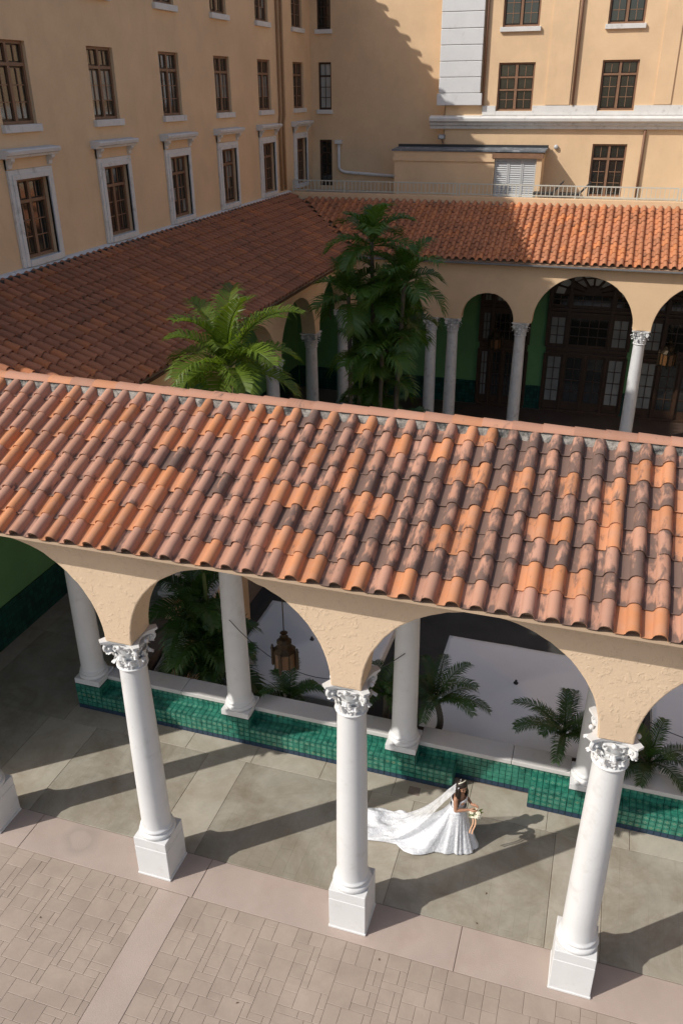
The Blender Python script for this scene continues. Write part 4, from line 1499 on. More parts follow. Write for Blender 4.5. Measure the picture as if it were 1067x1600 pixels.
MB().box(-6.24, -2.2, 26.25, 26.298, 9.50, 9.84).build('fascia', 'facade', sh)
MB().box(-2.20, -0.60, 26.55, 27.58, tz, 9.72).build('back_wall', 'facade', sh)
MB().box(-2.3, -0.36, 26.22, 26.5, 9.64, 9.82).build('lintel', 'timber2', sh)
b = MB()
b.prism([(26.2, 9.86), (27.58, 9.90), (27.58, 9.97), (26.2, 9.92)], (-6.3, 0, 0), (0, 1, 0), (0, 0, 1), (6.0, 0, 0))
rf_ = b.build('roof', 'tar', sh)
recalc(rf_.data)
MB().box(-6.3, -0.3, 27.30, 27.48, 9.96, 10.05).build('roof_kerb', 'cable', rf_)
for x0, x1 in ((-2.19, -1.67), (-1.66, -1.14), (-1.13, -0.61)):
    b = MB()
    frame_rect(b, (x0, 26.42, tz + 0.02), (1, 0, 0), (0, 0, 1), (0, -1, 0), x1 - x0, 1.46, 0.05, 0.05)
    dl = b.build('louvred_door', 'louvre', sh, origin=(x0, 26.42, tz))
    b = MB()
    for k in range(17):
        z = tz + 0.09 + k * 0.08
        b.obox((x0 + 0.05, 26.385, z), (x1 - x0 - 0.10, 0, 0), (0, 0.03, 0.07), (0, -0.008, 0.004))
    b.build('louvre_slats', 'louvre', dl)
# drain pipe on the recessed wall
dp = empty('wall_drain_pipe', (-9.1, 28.2, 8.6))
tag(dp, 'pale drain pipe with hopper head bending along the recessed wall', 'pipe')
MB().box(-9.32, -9.0, 28.10, 28.29, 9.98, 10.14).build('hopper', 'trim', dp, bevel=0.02)
MB().tube([(-9.15, 28.2, 9.98), (-9.15, 28.2, 9.05), (-9.05, 28.2, 8.92), (-8.85, 28.2, 8.86), (-6.25, 28.2, 8.72)], 0.065, 8).build('pipe', 'trim', dp, smooth=True)
# flood lamp over the shed
fl = empty('flood_lamp', (-4.6, 27.2, 10.2))
tag(fl, 'small grey flood lamp over the shed roof', 'lamp')
MB().box(-4.62, -4.35, 27.05, 27.25, 10.25, 10.42).build('housing', 'metal', fl, bevel=0.02)
MB().box(-4.58, -4.39, 27.035, 27.049, 10.28, 10.39).build('lens', 'lens', fl)
MB().tube([(-4.5, 27.2, 10.25), (-4.5, 27.45, 10.1), (-4.5, 27.45, 10.05)], 0.02, 6).build('bracket', 'metal', fl)
bl = empty('bulkhead_lamp', (0.0, 27.5, 9.9))
tag(bl, 'round wall lamp beside the terrace door', 'lamp')
MB().ball((-0.02, YF - 0.06, 9.98), (0.09, 0.07, 0.09)).build('globe', 'lens', bl, smooth=True)
MB().box(-0.08, 0.04, YF - 0.03, YF - 0.002, 9.92, 10.04).build('plate', 'pipe', bl)
# terrace loungers
def lounger(x, y, label):
    e = empty('lounge_chair', (x, y, tz))
    tag(e, label, 'lounge chair', 'chairs on the terrace')
    MB().box(x - 0.5, x + 0.25, y - 0.28, y + 0.28, tz + 0.28, tz + 0.34).build('seat', 'cable', e, bevel=0.01)
    MB().obox((x + 0.25, y - 0.28, tz + 0.30), (0.38, 0, 0.42), (0, 0.56, 0), (-0.04, 0, 0.035)).build('backrest', 'cable', e)
    for dx in (-0.46, 0.2):
        for dy in (-0.25, 0.21):
            MB().box(x + dx, x + dx + 0.04, y + dy, y + dy + 0.04, tz, tz + 0.279).build('leg', 'metal', e)
lounger(-0.1, 25.95, 'dark lounge chair behind the railing, nearer the shed')
lounger(0.9, 25.9, 'dark lounge chair behind the railing, nearer the terrace door')

# opposite wing, outside the picture: what the shaded facade faces
ob = empty('opposite_hotel_building', (22, 12, 0))
tag(ob, 'sunlit apricot wing across the courtyard, beyond the right edge', 'building')
MB().box(19.3, 30, -0.5, 34, 0, 15.0).build('wall', 'facade', ob)
MB().box(18.4, 30.4, -1, 34.4, 15.02, 15.3).build('eave', 'soffit', ob)
b = MB()
for i in range(9):
    for z in (2, 5.2, 8.5, 11.4):
        q = MB().box(19.27, 19.298, 1 + 3.6 * i, 2.2 + 3.6 * i, z, z + 1.7)
        q.build('window', 'glass', ob)
MB().box(19.1, 19.29, -0.4, 33, 7.6, 8.0).build('cornice', 'trim', ob)

# ------------------------------------------------------------------ canopies in the courtyard
def canopy(cx, cy, hw, ze, za, label):
    e = empty('white_canopy', (cx, cy, -2.0))
    tag(e, label, 'canopy', 'white canopies in the courtyard')
    n = 32
    b = MB()
    for i in range(n + 1):
        for j in range(n + 1):
            u, v = 2 * i / n - 1, 2 * j / n - 1
            r_ = max(abs(u), abs(v))
            rs_ = (u ** 6 + v ** 6) ** (1 / 6)
            z = ze + (za - ze) * max(0, 1 - min(1, rs_)) ** 1.1
            z -= 0.05 * (1 - abs(abs(u) - abs(v))) * 0 + 0.03 * math.sin(PI * min(1, r_)) * (1 - min(abs(u), abs(v)) / max(r_, 1e-3))
            z += 0.022 * noise.noise(Vector((u * 2.2 + cx, v * 2.2, 0))) + 0.008 * noise.noise(Vector((u * 7 + cx, v * 7, 3)))
            b.v.append((cx + u * hw, cy + v * hw, z))
    for i in range(n):
        for j in range(n):
            k = i * (n + 1) + j
            b.f.append((k, k + n + 1, k + n + 2, k + 1))
    o = b.build('canvas', 'canvas', e, smooth=True)
    sm = o.modifiers.new('Solidify', 'SOLIDIFY')
    sm.thickness = 0.008
    b = MB()
    for s_ in (-1, 1):
        b.box(cx - hw, cx + hw, cy + s_ * hw - 0.004, cy + s_ * hw + 0.004, ze - 0.25, ze - 0.002)
        b.box(cx + s_ * hw - 0.004, cx + s_ * hw + 0.004, cy - hw + .005, cy + hw - .005, ze - 0.25, ze - 0.002)
    b.build('valance', 'canvas', e)
    for sx in (-1, 1):
        for sy in (-1, 1):
            MB().box(cx + sx * (hw - 0.06) - 0.02, cx + sx * (hw - 0.06) + 0.02, cy + sy * (hw - 0.06) - 0.02, cy + sy * (hw - 0.06) + 0.02, -2.0, ze - 0.02).build('leg', 'metal', e)
    b = MB().lathe([(0.05, 0), (0.055, 0.03), (0.02, 0.06), (0.03, 0.09), (0.0, 0.11)], (cx, cy, za - 0.03), 10)
    b.build('finial', 'cable', e, smooth=True)
canopy(-3.02, 6.62, 1.70, 0.02, 0.30, 'white canopy roof seen through the middle arch, behind the lantern')
canopy(1.84, 6.32, 1.80, 0.02, 0.36, 'white canopy roof seen through the arch above the bride')
canopy(6.62, 6.32, 1.88, 0.02, 0.36, 'white canopy roof cut off by the right picture edge')

# ------------------------------------------------------------------ lanterns and cables
def lantern(x, y, z0, sc, ztop, label):
    e = empty('hanging_lantern', (x, y, z0))
    tag(e, label, 'lantern', 'hanging lanterns')
    def s(v): return v * sc
    b = MB()
    n = 8
    body_ = MB()
    for k in range(n):
        a = 2 * PI * (k + 0.5) / n
        ux = Vector((-math.sin(a), math.cos(a), 0))
        c = Vector((x + s(0.20) * math.cos(a), y + s(0.20) * math.sin(a), z0 + s(0.03)))
        q = MB().obox(c - ux * s(0.066), ux * s(0.132), (0, 0, s(0.34)), Vector((math.cos(a), math.sin(a), 0)) * s(0.012))
        q.build('glass_panel', 'amber', e)
        a2 = 2 * PI * k / n
        c2 = Vector((x + s(0.225) * math.cos(a2), y + s(0.225) * math.sin(a2), z0))
        b.tube([c2, c2 + Vector((0, 0, s(0.40)))], s(0.018), 6)
        if k % 2 == 0:
            c3 = Vector((x + s(0.275) * math.cos(a2), y + s(0.275) * math.sin(a2), z0 - s(0.02)))
            b.lathe([(0.0, -s(.05)), (s(.035), 0.0), (s(.035), s(.40)), (s(.045), s(.41)), (s(.02), s(.45)), (s(.028), s(.48)), (0.001, s(.52))], tuple(c3), 6, False, False)
    b.lathe([(s(0.02), s(-0.06)), (s(0.16), s(0.0)), (s(0.21), s(0.02)), (s(0.21), s(0.035))], (x, y, z0), 8)
    b.lathe([(s(0.24), s(0.375)), (s(0.25), s(0.40)), (s(0.20), s(0.45)), (s(0.15), s(0.50)), (s(0.155), s(0.58)), (s(0.165), s(0.62)), (s(0.11), s(0.68)), (s(0.06), s(0.71)), (s(0.095), s(0.73)), (s(0.06), s(0.75)), (s(0.05), s(0.79)), (s(0.085), s(0.83)), (s(0.03), s(0.86)), (s(0.01), s(0.88))], (x, y, z0), 8)
    b.build('cage', 'bronze', e)
    MB().tube([(x, y, z0 + s(0.87)), (x, y, ztop)], 0.010, 5).build('chain', 'bronze', e)
lantern(-1.69, 1.72, 3.42, 0.80, 7.3, 'amber glass lantern with pinnacles hanging in the middle front arch')
lantern(-1.33, 23.7, 2.9, 1.0, 6.9, 'dark lantern hanging behind the small far arch')
lantern(5.1, 23.7, 2.75, 1.15, 6.9, 'dark lantern hanging behind the far arch at the right edge')
def cable(pts, label, r=0.008):
    o = MB().tube(pts, r, 5).build('cable', 'cable', None, True, origin=pts[0])
    tag(o, label, 'cable')
def cat(a, b_, sag, n=18):
    a, b_ = Vector(a), Vector(b_)
    return [tuple(a.lerp(b_, i / n) - Vector((0, 0, sag * 4 * (i / n) * (1 - i / n)))) for i in range(n + 1)]
cable(cat((-3.42, 3.2, 3.02), (0.02, 3.2, 2.98), 0.95), 'black cable sagging between the two rear columns behind the lantern')
cable(cat((3.52, 3.2, 3.0), (6.9, 3.2, 3.0), 0.75), 'black cable sagging from the rear column at the right edge')
dr_ = MB().box(0.24, 0.46, 2.82, 3.02, 0.0005, 0.006).build('floor_drain', 'joint', None, origin=(0.35, 2.9, 0))
tag(dr_, 'small dark square plate in the floor by the bench', 'drain')

# ------------------------------------------------------------------ palms
def frond(base, az, el, L, droop, nl, ll, lw_, seed, vee=0.45, hang=0.5):
    rr = random.Random(seed)
    b = MB()
    n = 12
    pts = []
    p = Vector(base)
    e = el
    step = L / n
    for i in range(n + 1):
        pts.append(p.copy())
        d = Vector((math.cos(az) * math.cos(e), math.sin(az) * math.cos(e), math.sin(e)))
        p = p + d * step
        e -= droop / n * (0.4 + 1.3 * i / n)
    b.tube(pts, [0.022 * (1 - 0.85 * i / n) * (L / 2.0) ** 0.5 + 0.003 for i in range(n + 1)], 4)
    side = Vector((-math.sin(az), math.cos(az), 0))
    for k in range(nl):
        t = 0.14 + 0.85 * (k + 0.5) / nl
        fi = t * n
        i = min(int(fi), n - 1)
        q = pts[i].lerp(pts[i + 1], fi - i)
        tan = (pts[i + 1] - pts[i]).normalized()
        up = side.cross(tan).normalized()
        if up.z < 0: up = -up
        prof = math.sin(PI * min(1, 0.16 + 0.84 * t)) ** 0.7
        l_ = ll * (0.35 + 0.75 * prof) * rr.uniform(0.85, 1.1)
        for s_ in (-1, 1):
            fwd = 0.45 + 0.55 * t + rr.uniform(-.08, .08)
            d = (side * s_ + tan * fwd + up * (vee + rr.uniform(-.12, .12))).normalized()
            mid = q + d * (l_ * 0.5)
            tip = q + d * (l_ * 0.92) + Vector((0, 0, -hang * l_ * rr.uniform(0.35, 0.8)))
            wv = tan.cross(d)
            wv = (tan - d * tan.dot(d)).normalized() * lw_
            k0 = len(b.v)
            b.v += [tuple(q - wv * 0.4), tuple(q + wv * 0.4), tuple(mid - wv * 0.55 + up * 0.004), tuple(mid + wv * 0.55 + up * 0.004), tuple(tip)]
            b.f += [(k0, k0 + 1, k0 + 3, k0 + 2), (k0 + 2, k0 + 3, k0 + 4)]
    return b
def palm(name, label, group, base, trunks, spec, mat, trunkmat, seed):
    """trunks: list of (top point, r0, r1); spec: per trunk list of frond params"""
    rr = random.Random(seed)
    e = empty(name, base)
    tag(e, label, 'palm', group)
    sd_ = seed * 100
    for ti, (foot, top, r0, r1, n, L, el0, el1, droop, nl, ll, lw_) in enumerate(trunks):
        foot, top = Vector(foot), Vector(top)
        m_ = 14
        pts, rad = [], []
        bend = Vector((rr.uniform(-.15, .15), rr.uniform(-.15, .15), 0))
        for i in range(m_ * 3 + 1):
            t = i / (m_ * 3)
            pts.append(foot.lerp(top, t) + bend * math.sin(PI * t))
            rad.append((r0 + (r1 - r0) * t) * (1.07 if i % 3 == 0 else 0.98))
        MB().tube(pts, rad, 10).build('trunk', trunkmat, e, smooth=True)
        ga = 2.39996
        a = rr.uniform(0, 6.28)
        for k in range(n):
            t = (k + 0.5) / n
            el = el0 + (el1 - el0) * t + rr.uniform(-.12, .12)
            if spec.get('wall') and math.sin(a) < -0.15: el = max(el, 0.85)
            LL = L * rr.uniform(0.85, 1.12) * (1.0 if el > -0.2 else 0.9)
            if el > 1.0: LL *= spec.get('spear', 1.0)
            sd_ += 1
            b = frond(top - Vector((0, 0, 0.12 * t)), a, el, LL, droop * rr.uniform(0.8, 1.2), nl, ll, lw_, sd_, hang=spec.get('hang', 0.5), vee=spec.get('vee', 0.4))
            b.build('frond', mat, e)
            a += ga + rr.uniform(-.2, .2)
    return e
palm('palm_tree', 'bright green feather palm rising behind the front roof ridge, nearest palm', 'tall courtyard palms', (-4.6, 6.0, -2.0),
     [((-4.9, 5.9, -2.0), (-4.42, 6.0, 7.12), 0.14, 0.085, 19, 1.42, 1.57, -0.05, 1.35, 38, 0.56, 0.030)], {'hang': 0.5, 'vee': 0.45, 'spear': 1.3}, 'leaf', 'trunk', 11)
PT = []
for k, (x, y, z, n, L) in enumerate(((-4.05, 15.3, 8.1, 13, 1.5), (-2.95, 14.9, 7.1, 13, 1.35), (-3.6, 15.6, 6.5, 11, 1.4), (-4.6, 14.8, 6.6, 10, 1.25), (-3.1, 15.4, 5.7, 10, 1.15),
                                     (-3.5, 14.6, 5.1, 9, 1.15), (-4.2, 15.0, 4.8, 9, 1.1), (-3.6, 15.6, 4.0, 9, 1.1), (-4.1, 15.6, 3.4, 9, 1.1))):
    PT.append(((x - 0.2, y + 0.1, -2.0), (x, y, z), 0.085, 0.06, n, L, 1.56, -0.25, 1.5, 28, 0.66, 0.040))
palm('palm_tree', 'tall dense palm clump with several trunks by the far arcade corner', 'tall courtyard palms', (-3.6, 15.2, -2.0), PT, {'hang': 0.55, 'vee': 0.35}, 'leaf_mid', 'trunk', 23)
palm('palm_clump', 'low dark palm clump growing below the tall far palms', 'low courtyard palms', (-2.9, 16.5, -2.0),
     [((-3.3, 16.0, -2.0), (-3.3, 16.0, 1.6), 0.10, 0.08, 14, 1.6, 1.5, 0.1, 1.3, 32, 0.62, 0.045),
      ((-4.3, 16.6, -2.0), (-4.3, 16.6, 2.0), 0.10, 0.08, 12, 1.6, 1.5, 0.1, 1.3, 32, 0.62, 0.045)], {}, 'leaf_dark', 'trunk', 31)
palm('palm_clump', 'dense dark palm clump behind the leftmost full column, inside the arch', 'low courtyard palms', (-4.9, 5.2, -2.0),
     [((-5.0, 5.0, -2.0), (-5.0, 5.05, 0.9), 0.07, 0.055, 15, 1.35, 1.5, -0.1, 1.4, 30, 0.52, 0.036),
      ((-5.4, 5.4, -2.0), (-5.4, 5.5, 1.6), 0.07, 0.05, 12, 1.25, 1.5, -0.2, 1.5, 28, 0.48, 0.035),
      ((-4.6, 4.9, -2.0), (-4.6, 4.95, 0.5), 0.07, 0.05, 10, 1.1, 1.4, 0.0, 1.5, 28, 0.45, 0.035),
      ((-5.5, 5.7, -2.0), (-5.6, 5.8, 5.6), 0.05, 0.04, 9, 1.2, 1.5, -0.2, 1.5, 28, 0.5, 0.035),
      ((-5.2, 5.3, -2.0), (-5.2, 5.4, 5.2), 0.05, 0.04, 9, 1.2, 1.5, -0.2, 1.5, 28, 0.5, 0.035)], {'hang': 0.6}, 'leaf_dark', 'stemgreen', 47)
sp = [(-2.72, 4.32, 0.42, 0.95, 9, 'small palm below the hanging lantern, behind the coping'),
      (-0.62, 4.45, 0.95, 1.15, 12, 'small palm just left of the central rear column'),
      (0.42, 4.42, 1.05, 1.2, 15, 'bushy palm just right of the central rear column'),
      (2.95, 4.40, 0.85, 1.15, 14, 'arching palm left of the right front capital'),
      (4.55, 4.38, 0.60, 1.2, 12, 'arching palm behind the coping at the right edge'),
      (6.3, 4.4, 0.6, 1.1, 10, 'small palm behind the coping beyond the right edge')]
for k, (x, y, z, L, n, lab) in enumerate(sp):
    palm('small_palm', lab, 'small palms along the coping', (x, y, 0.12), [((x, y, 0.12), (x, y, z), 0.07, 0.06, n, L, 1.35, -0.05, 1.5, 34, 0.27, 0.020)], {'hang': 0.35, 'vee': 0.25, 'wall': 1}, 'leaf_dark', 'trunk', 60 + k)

rr = random.Random(77)
for k, (x, y, lab) in enumerate(((-4.85, -1.55, 'small dark dry leaf on the paving left of the pink strip'), (0.62, -0.62, 'small dark dry leaf on the paving beside the middle pedestal'),
        (2.02, 1.05, 'small dark dry leaf on the sunlit slab in front of the bride'), (1.96, 0.45, 'small dark dry leaf at the slab edge next to the pink band'), (-1.2, -1.9, 'small dark dry leaf on the paving right of the pink strip'))):
    b = MB()
    a_ = rr.uniform(0, 6.28)
    d = Vector((math.cos(a_), math.sin(a_), 0)) * 0.024
    e_ = Vector((-d.y, d.x, 0)) * 0.45
    P_ = Vector((x, y, 0.006))
    b.v = [tuple(P_ - d), tuple(P_ - e_ + Vector((0, 0, .006))), tuple(P_ + d + Vector((0, 0, .008))), tuple(P_ + e_ + Vector((0, 0, .004))), tuple(P_ + Vector((0, 0, -.002)))]
    b.f = [(0, 1, 4), (1, 2, 4), (2, 3, 4), (3, 0, 4)]
    tag(b.build('dry_leaf', 'timber', None, origin=tuple(P_)), lab, 'leaf', 'dry leaves scattered on the ground')
# ------------------------------------------------------------------ bride
BX, BY = 1.34, 1.90
br = empty('person', (BX, BY, 0))
tag(br, 'bride in a white strapless gown with veil and long train, holding flowers', 'person')
FD = R(-12)                             # facing direction
fw = Vector((math.cos(FD), math.sin(FD), 0))
lf = Vector((-fw.y, fw.x, 0))
def bp(f, s_, z):
    return Vector((BX, BY, 0)) + fw * f + lf * s_ + Vector((0, 0, z))
body = MB()
def limb(ps, rs, seg=10):
    body.tube(ps, rs, seg)
    for p, r_ in zip(ps, rs):
        body.ball(tuple(p), r_ * 0.985, 10, 6)
# torso
limb([bp(0, 0, 0.86), bp(-0.005, 0, 0.96), bp(0.0, 0, 1.06), bp(0.012, 0, 1.15), bp(0.008, 0, 1.235)], [0.105, 0.098, 0.094, 0.102, 0.085], 14)
limb([bp(0, -0.045, 0.90), bp(0.0, -0.05, 1.2)], [0.078, 0.068])
limb([bp(0, 0.045, 0.90), bp(0.0, 0.05, 1.2)], [0.078, 0.068])
limb([bp(0, -0.145, 1.245), bp(0, 0, 1.265), bp(0, 0.145, 1.245)], [0.045, 0.055, 0.045])
for s_ in (-1, 1):
    body.ball(tuple(bp(0.075, s_ * 0.065, 1.14)), 0.062)
    limb([bp(0, s_ * 0.075, 0.88), bp(0.01, s_ * 0.08, 0.48), bp(-0.01, s_ * 0.08, 0.10)], [0.062, 0.050, 0.035])
    limb([bp(-0.01, s_ * 0.08, 0.08), bp(0.12, s_ * 0.08, 0.03)], [0.035, 0.028])
limb([bp(0, 0, 1.25), bp(0.012, -0.005, 1.33), bp(0.03, -0.01, 1.37)], [0.050, 0.043, 0.043])
# head, bowed and turned to the right shoulder
HC = bp(0.045, -0.018, 1.435)
hd = (fw * 0.80 - lf * 0.45 + Vector((0, 0, -0.34))).normalized()
hs_ = hd.cross(Vector((0, 0, 1))).normalized()
hu = hs_.cross(hd).normalized()
def hp(f, s_, u): return HC + hd * f + hs_ * s_ + hu * u
body.ball(tuple(hp(-0.008, 0, 0.018)), (0.080, 0.080, 0.092), 16, 10)
body.ball(tuple(hp(0.022, 0, -0.022)), (0.060, 0.058, 0.072), 14, 8)
limb([hp(0.045, 0, -0.07), hp(0.055, 0, -0.078)], [0.028, 0.020])
limb([hp(0.078, 0, 0.008), hp(0.094, 0, -0.022)], [0.009, 0.013], 8)
for s_ in (-1, 1):
    body.ball(tuple(hp(0.062, s_ * 0.030, -0.018)), 0.024)
    body.ball(tuple(hp(0.0, s_ * 0.080, 0.0)), (0.014, 0.014, 0.026))
body.ball(tuple(hp(0.078, 0, -0.048)), (0.014, 0.018, 0.008))
# arms: right one (towards the camera) bent, both hands at the bouquet
hands = bp(0.30, -0.05, 1.06)
for s_, el_f, el_s, hz in ((-1, 0.03, -0.205, 0.0), (1, 0.05, 0.20, 0.02)):
    sh_ = bp(0.0, s_ * 0.158, 1.24)
    elb = bp(el_f, el_s, 1.035)
    wr = bp(0.235, s_ * 0.055 - 0.03, 1.055 + hz)
    limb([sh_, sh_.lerp(elb, 0.5), elb], [0.043, 0.039, 0.031])
    limb([elb, elb.lerp(wr, 0.35), wr], [0.031, 0.031, 0.020])
    pc = wr + fw * 0.045 + Vector((0, 0, 0.008))
    limb([wr, pc, pc + fw * 0.03], [0.020, 0.025, 0.024])
    inn = -s_
    for k in range(4):
        zz = 0.024 - 0.015 * k
        ln = (0.036, 0.042, 0.039, 0.030)[k]
        r0 = pc + fw * 0.035 + Vector((0, 0, zz))
        r1 = r0 + fw * ln * 0.8 + lf * (inn * 0.010)
        r2 = r1 + fw * ln * 0.25 + lf * (inn * ln * 0.75)
        limb([r0, r1, r2], [0.0085, 0.008, 0.0068], 6)
    t0 = pc + Vector((0, 0, 0.022)) - fw * 0.02
    limb([t0, t0 + fw * 0.03 + Vector((0, 0, 0.022)) + lf * inn * 0.012, t0 + fw * 0.058 + Vector((0, 0, 0.026)) + lf * inn * 0.022], [0.011, 0.0095, 0.008], 6)
o = body.build('body', 'skin', br, smooth=True)
rm_ = o.modifiers.new('Remesh', 'REMESH')
rm_.mode = 'VOXEL'
rm_.voxel_size = 0.0062
rm_.use_smooth_shade = True
sm = o.modifiers.new('Smooth', 'SMOOTH')
sm.factor = 0.5
sm.iterations = 3
# eyes and lips
b = MB()
for s_ in (-1, 1):
    b.ball(tuple(hp(0.073, s_ * 0.030, 0.006)), (0.009, 0.009, 0.006), 8, 5)
    b.tube([hp(0.079, s_ * 0.014, 0.026), hp(0.078, s_ * 0.030, 0.031), hp(0.068, s_ * 0.046, 0.027)], 0.0035, 5)
b.build('eyes', 'hair', br)
# hair: cap plus long waves over both shoulders
b = MB()
b.ball(tuple(hp(-0.028, 0, 0.032)), (0.092, 0.092, 0.094), 18, 12)
rr = random.Random(4)
for k in range(46):
    t = k / 45
    a = -2.35 + 4.7 * t
    st = HC + hd * (-0.03 + 0.075 * math.cos(a) * -1 * 0.6) + hs_ * (0.088 * math.sin(a)) + hu * 0.02
    side = math.sin(a)
    fall = Vector(st)
    pts = [hp(-0.02, side * 0.05, 0.105), fall]
    ln = rr.uniform(0.30, 0.44)
    dirx = (fw * (0.10 if side > 0 else 0.04) + lf * (-side * 0.12)) - hd * 0.12 * max(0, math.cos(a)) * 0.4
    for j in range(1, 7):
        q = j / 6
        wv = 0.017 * math.sin(q * 10 + k)
        pts.append(fall + dirx * (q * 0.55) + Vector((0, 0, -ln * q)) + hs_ * (side * 0.022 * q + wv) + hd * (wv * 0.6))
    b.tube(pts, [0.012, 0.019, 0.021, 0.021, 0.020, 0.018, 0.014, 0.006], 6)
b.build('hair', 'hair', br, smooth=True)
# bodice
b = MB()
rings = [(0.90, 0.150, 0.165), (0.96, 0.128, 0.140), (1.02, 0.116, 0.128), (1.08, 0.124, 0.136), (1.13, 0.142, 0.150), (1.175, 0.142, 0.152), (1.195, 0.128, 0.146)]
seg = 32
for z, a_, c_ in rings:
    for i in range(seg):
        g_ = 2 * PI * i / seg
        ff = math.cos(g_)
        bust = 0.018 if (z > 1.1 and ff > 0) else 0
        zz = z + (0.018 * math.cos(2 * g_) if z > 1.16 else 0) - (0.03 if (z > 1.16 and ff < -0.3) else 0)
        b.v.append(tuple(bp((a_ * 0.93 + bust) * ff, c_ * math.sin(g_), zz)))
for j in range(len(rings) - 1):
    for i in range(seg):
        i2 = (i + 1) % seg
        b.f.append((j * seg + i, j * seg + i2, (j + 1) * seg + i2, (j + 1) * seg + i))
b.build('bodice', 'dress', br, smooth=True)
# skirt with train: radial sheet following the hem outline measured on the floor
hem = [(1.74, 2.02), (1.68, 1.84), (1.50, 1.70), (1.36, 1.69), (1.17, 1.63), (1.02, 1.62), (0.86, 1.50), (0.68, 1.44), (0.50, 1.47), (0.34, 1.58), (0.12, 1.57), (-0.22, 1.50), (-0.62, 1.55), (-0.78, 1.80), (-0.62, 2.10),
       (-0.30, 2.26), (0.02, 2.30), (0.30, 2.20), (0.62, 2.22), (0.90, 2.16), (1.10, 2.20), (1.35, 2.24), (1.60, 2.18)]
hp_ = sorted((math.atan2(y - BY, x - BX) % (2 * PI), math.hypot(x - BX, y - BY)) for x, y in hem)
angs = np.array([h[0] for h in hp_])
rads = np.array([h[1] for h in hp_])
na, nr = 260, 64
b = MB()
for i in range(na):
    a = 2 * PI * i / na
    Rr = float(np.interp(a, np.concatenate((angs - 2 * PI, angs, angs + 2 * PI)), np.concatenate((rads, rads, rads))))
    rw_, zw = 0.140, 1.005
    Rc = Rr if Rr < 0.55 else 0.55 + (Rr - 0.55) * 0.52
    fold = math.sin(a * 9 + 1.1 * math.sin(a * 3)) * 0.60 + math.sin(a * 17 + 1.3 * math.sin(a * 2 + 1)) * 0.28
    for j in range(nr + 1):
        t = j / nr
        # arc-length like spread
        r_ = rw_ + (Rr - rw_) * t
        q = (r_ - rw_) / max(1e-4, Rc - rw_)
        if q < 1:
            lg = min(1, max(0, (Rr - 0.45) / 0.5))
            z = 0.035 + (zw - 0.035) * (1 - q ** (0.60 + 0.12 * lg)) ** (1.0 + 0.22 * lg)
        else:
            z = 0.035
        amp = min(1, t * 1.8)
        x = BX + r_ * math.cos(a)
        y = BY + r_ * math.sin(a)
        long_ = min(1, max(0, (Rr - 0.5) / 0.5))
        rf2 = r_ + (1 - long_) * fold * 0.028 * amp
        x = BX + rf2 * math.cos(a)
        y = BY + rf2 * math.sin(a)
        if long_ > 0:
            wr_ = noise.noise(Vector((x * 3.2, y * 4.6, 1.0))) * 0.085 + noise.noise(Vector((x * 7.5, y * 8.5, 4.0))) * 0.045
            puff = 0.10 * math.sin(PI * min(1, max(0, (t - 0.45) / 0.55))) * (0.4 + 0.9 * max(0, math.sin(a)))
            edge = 1 - max(0, (t - 0.93) / 0.07)
            z += long_ * amp * (max(-0.02, wr_ + 0.02) + puff + 0.045 * max(0, fold) * (1 - 0.5 * t)) * (0.25 + 0.75 * edge)
        if t > 0.985: z = min(z, 0.02 + 0.02 * max(0, fold))
        b.v.append((x, y, max(0.006, z)))
for i in range(na):
    i2 = (i + 1) % na
    for j in range(nr):
        b.f.append((i * (nr + 1) + j, i * (nr + 1) + j + 1, i2 * (nr + 1) + j + 1, i2 * (nr + 1) + j))
o = b.build('skirt_and_train', 'dress', br, smooth=True)
recalc(o.data)
# veil from the crown down over the train
b = MB()
nu, nv = 26, 36
top = hp(-0.05, 0, 0.115)
for i in range(nu + 1):
    u = i / nu * 2 - 1
    for j in range(nv + 1):
        t = j / nv
        sp_ = 0.085 + 0.27 * t ** 1.1
        x = top.x - 0.02 - 0.05 * min(1, t * 6) - 1.12 * t
        z = top.z + 0.02 - (top.z - 0.09) * (1 - (1 - t) ** 1.55) - 0.10 * u * u * (1 - t)
        y = top.y + u * sp_ + 0.03 * t
        f_ = 0.035 * math.sin(u * 15 + t * 3) * t + 0.02 * noise.noise(Vector((u * 4, t * 4, 0)))
        # rest on the dress below
        b.v.append((x, y, max(0.10 + f_ * 0.5, z + f_)))
for i in range(nu):
    for j in range(nv):
        k = i * (nv + 1) + j
        b.f.append((k, k + 1, k + nv + 2, k + nv + 1))
b.build('veil', 'veil', br, smooth=True)
b = MB()
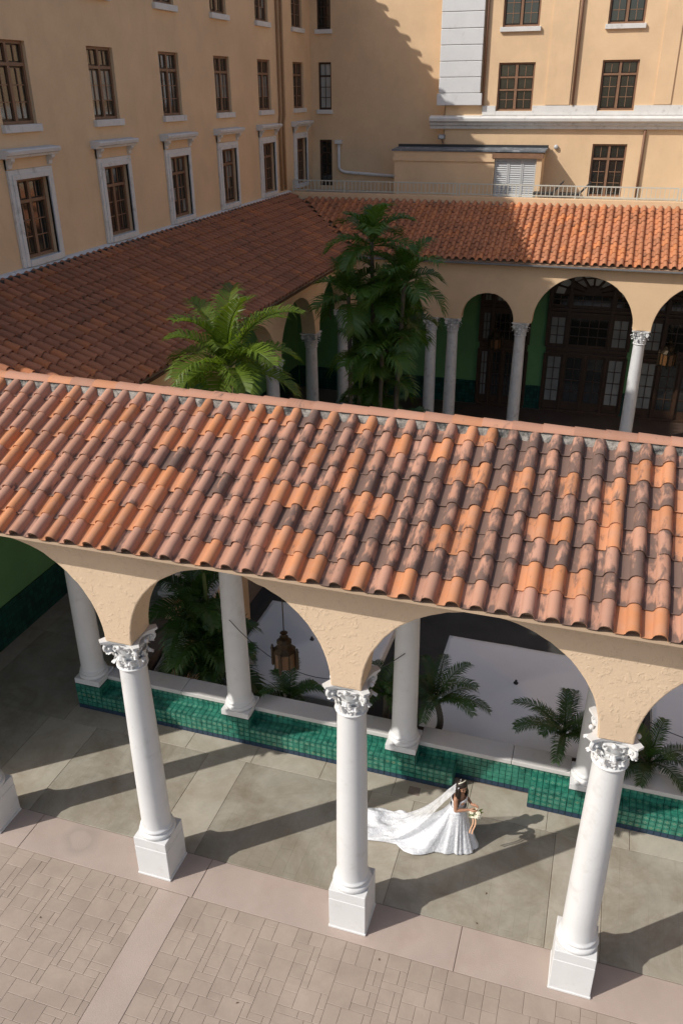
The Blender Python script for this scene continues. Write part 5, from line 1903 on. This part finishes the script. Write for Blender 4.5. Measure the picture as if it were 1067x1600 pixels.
pts = [hp(-0.02 - 0.02 * abs(a), 0.075 * math.sin(a * 1.35), 0.118 - 0.03 * a * a) for a in [x / 5 for x in range(-5, 6)]]
b.tube(pts, 0.011, 6)
b.build('tiara', 'petal', br)
# bouquet
bq = empty('bouquet', tuple(hands))
tag(bq, 'bouquet of ivory flowers with peach ribbon held by the bride', 'bouquet')
rr = random.Random(9)
bc = bp(0.34, -0.06, 1.01)
for k in range(15):
    d = Vector((rr.uniform(-1, 1), rr.uniform(-1, 1), rr.uniform(-0.9, 0.8)))
    c = bc + Vector((d.x * 0.08, d.y * 0.075, d.z * 0.08))
    b = MB()
    b.ball(tuple(c), 0.022, 8, 5)
    for q in range(5):
        a = q * 2 * PI / 5 + k
        b.ball((c.x + 0.026 * math.cos(a), c.y + 0.026 * math.sin(a), c.z + 0.006), (0.021, 0.021, 0.013), 7, 4)
    b.build('flower', 'petal', bq, smooth=True)
b = MB()
for k in range(16):
    a = rr.uniform(0, 6.28)
    d = Vector((math.cos(a), math.sin(a), rr.uniform(-0.6, 0.8))).normalized()
    p0 = bc + d * 0.05
    p1 = bc + d * rr.uniform(0.11, 0.16)
    wv = d.cross(Vector((0, 0, 1))).normalized() * 0.018
    k0 = len(b.v)
    mid = p0.lerp(p1, 0.5)
    b.v += [tuple(p0), tuple(mid + wv), tuple(p1), tuple(mid - wv)]
    b.f.append((k0, k0 + 1, k0 + 2, k0 + 3))
b.tube([bc, bp(0.28, -0.02, 1.05)], 0.018, 6)
b.build('greenery', 'leaf', bq)
b = MB()
for off in (-0.02, 0.025):
    k0 = len(b.v)
    for i in range(9):
        t = i / 8
        p = bp(0.33 + off + 0.02 * math.sin(t * 5), -0.13 - 0.03 * t, 0.98 - 0.38 * t)
        b.v += [tuple(p - fw * 0.012), tuple(p + fw * 0.012)]
    for i in range(8):
        b.f.append((k0 + 2 * i, k0 + 2 * i + 1, k0 + 2 * i + 3, k0 + 2 * i + 2))
b.build('ribbon', 'ribbon', bq)
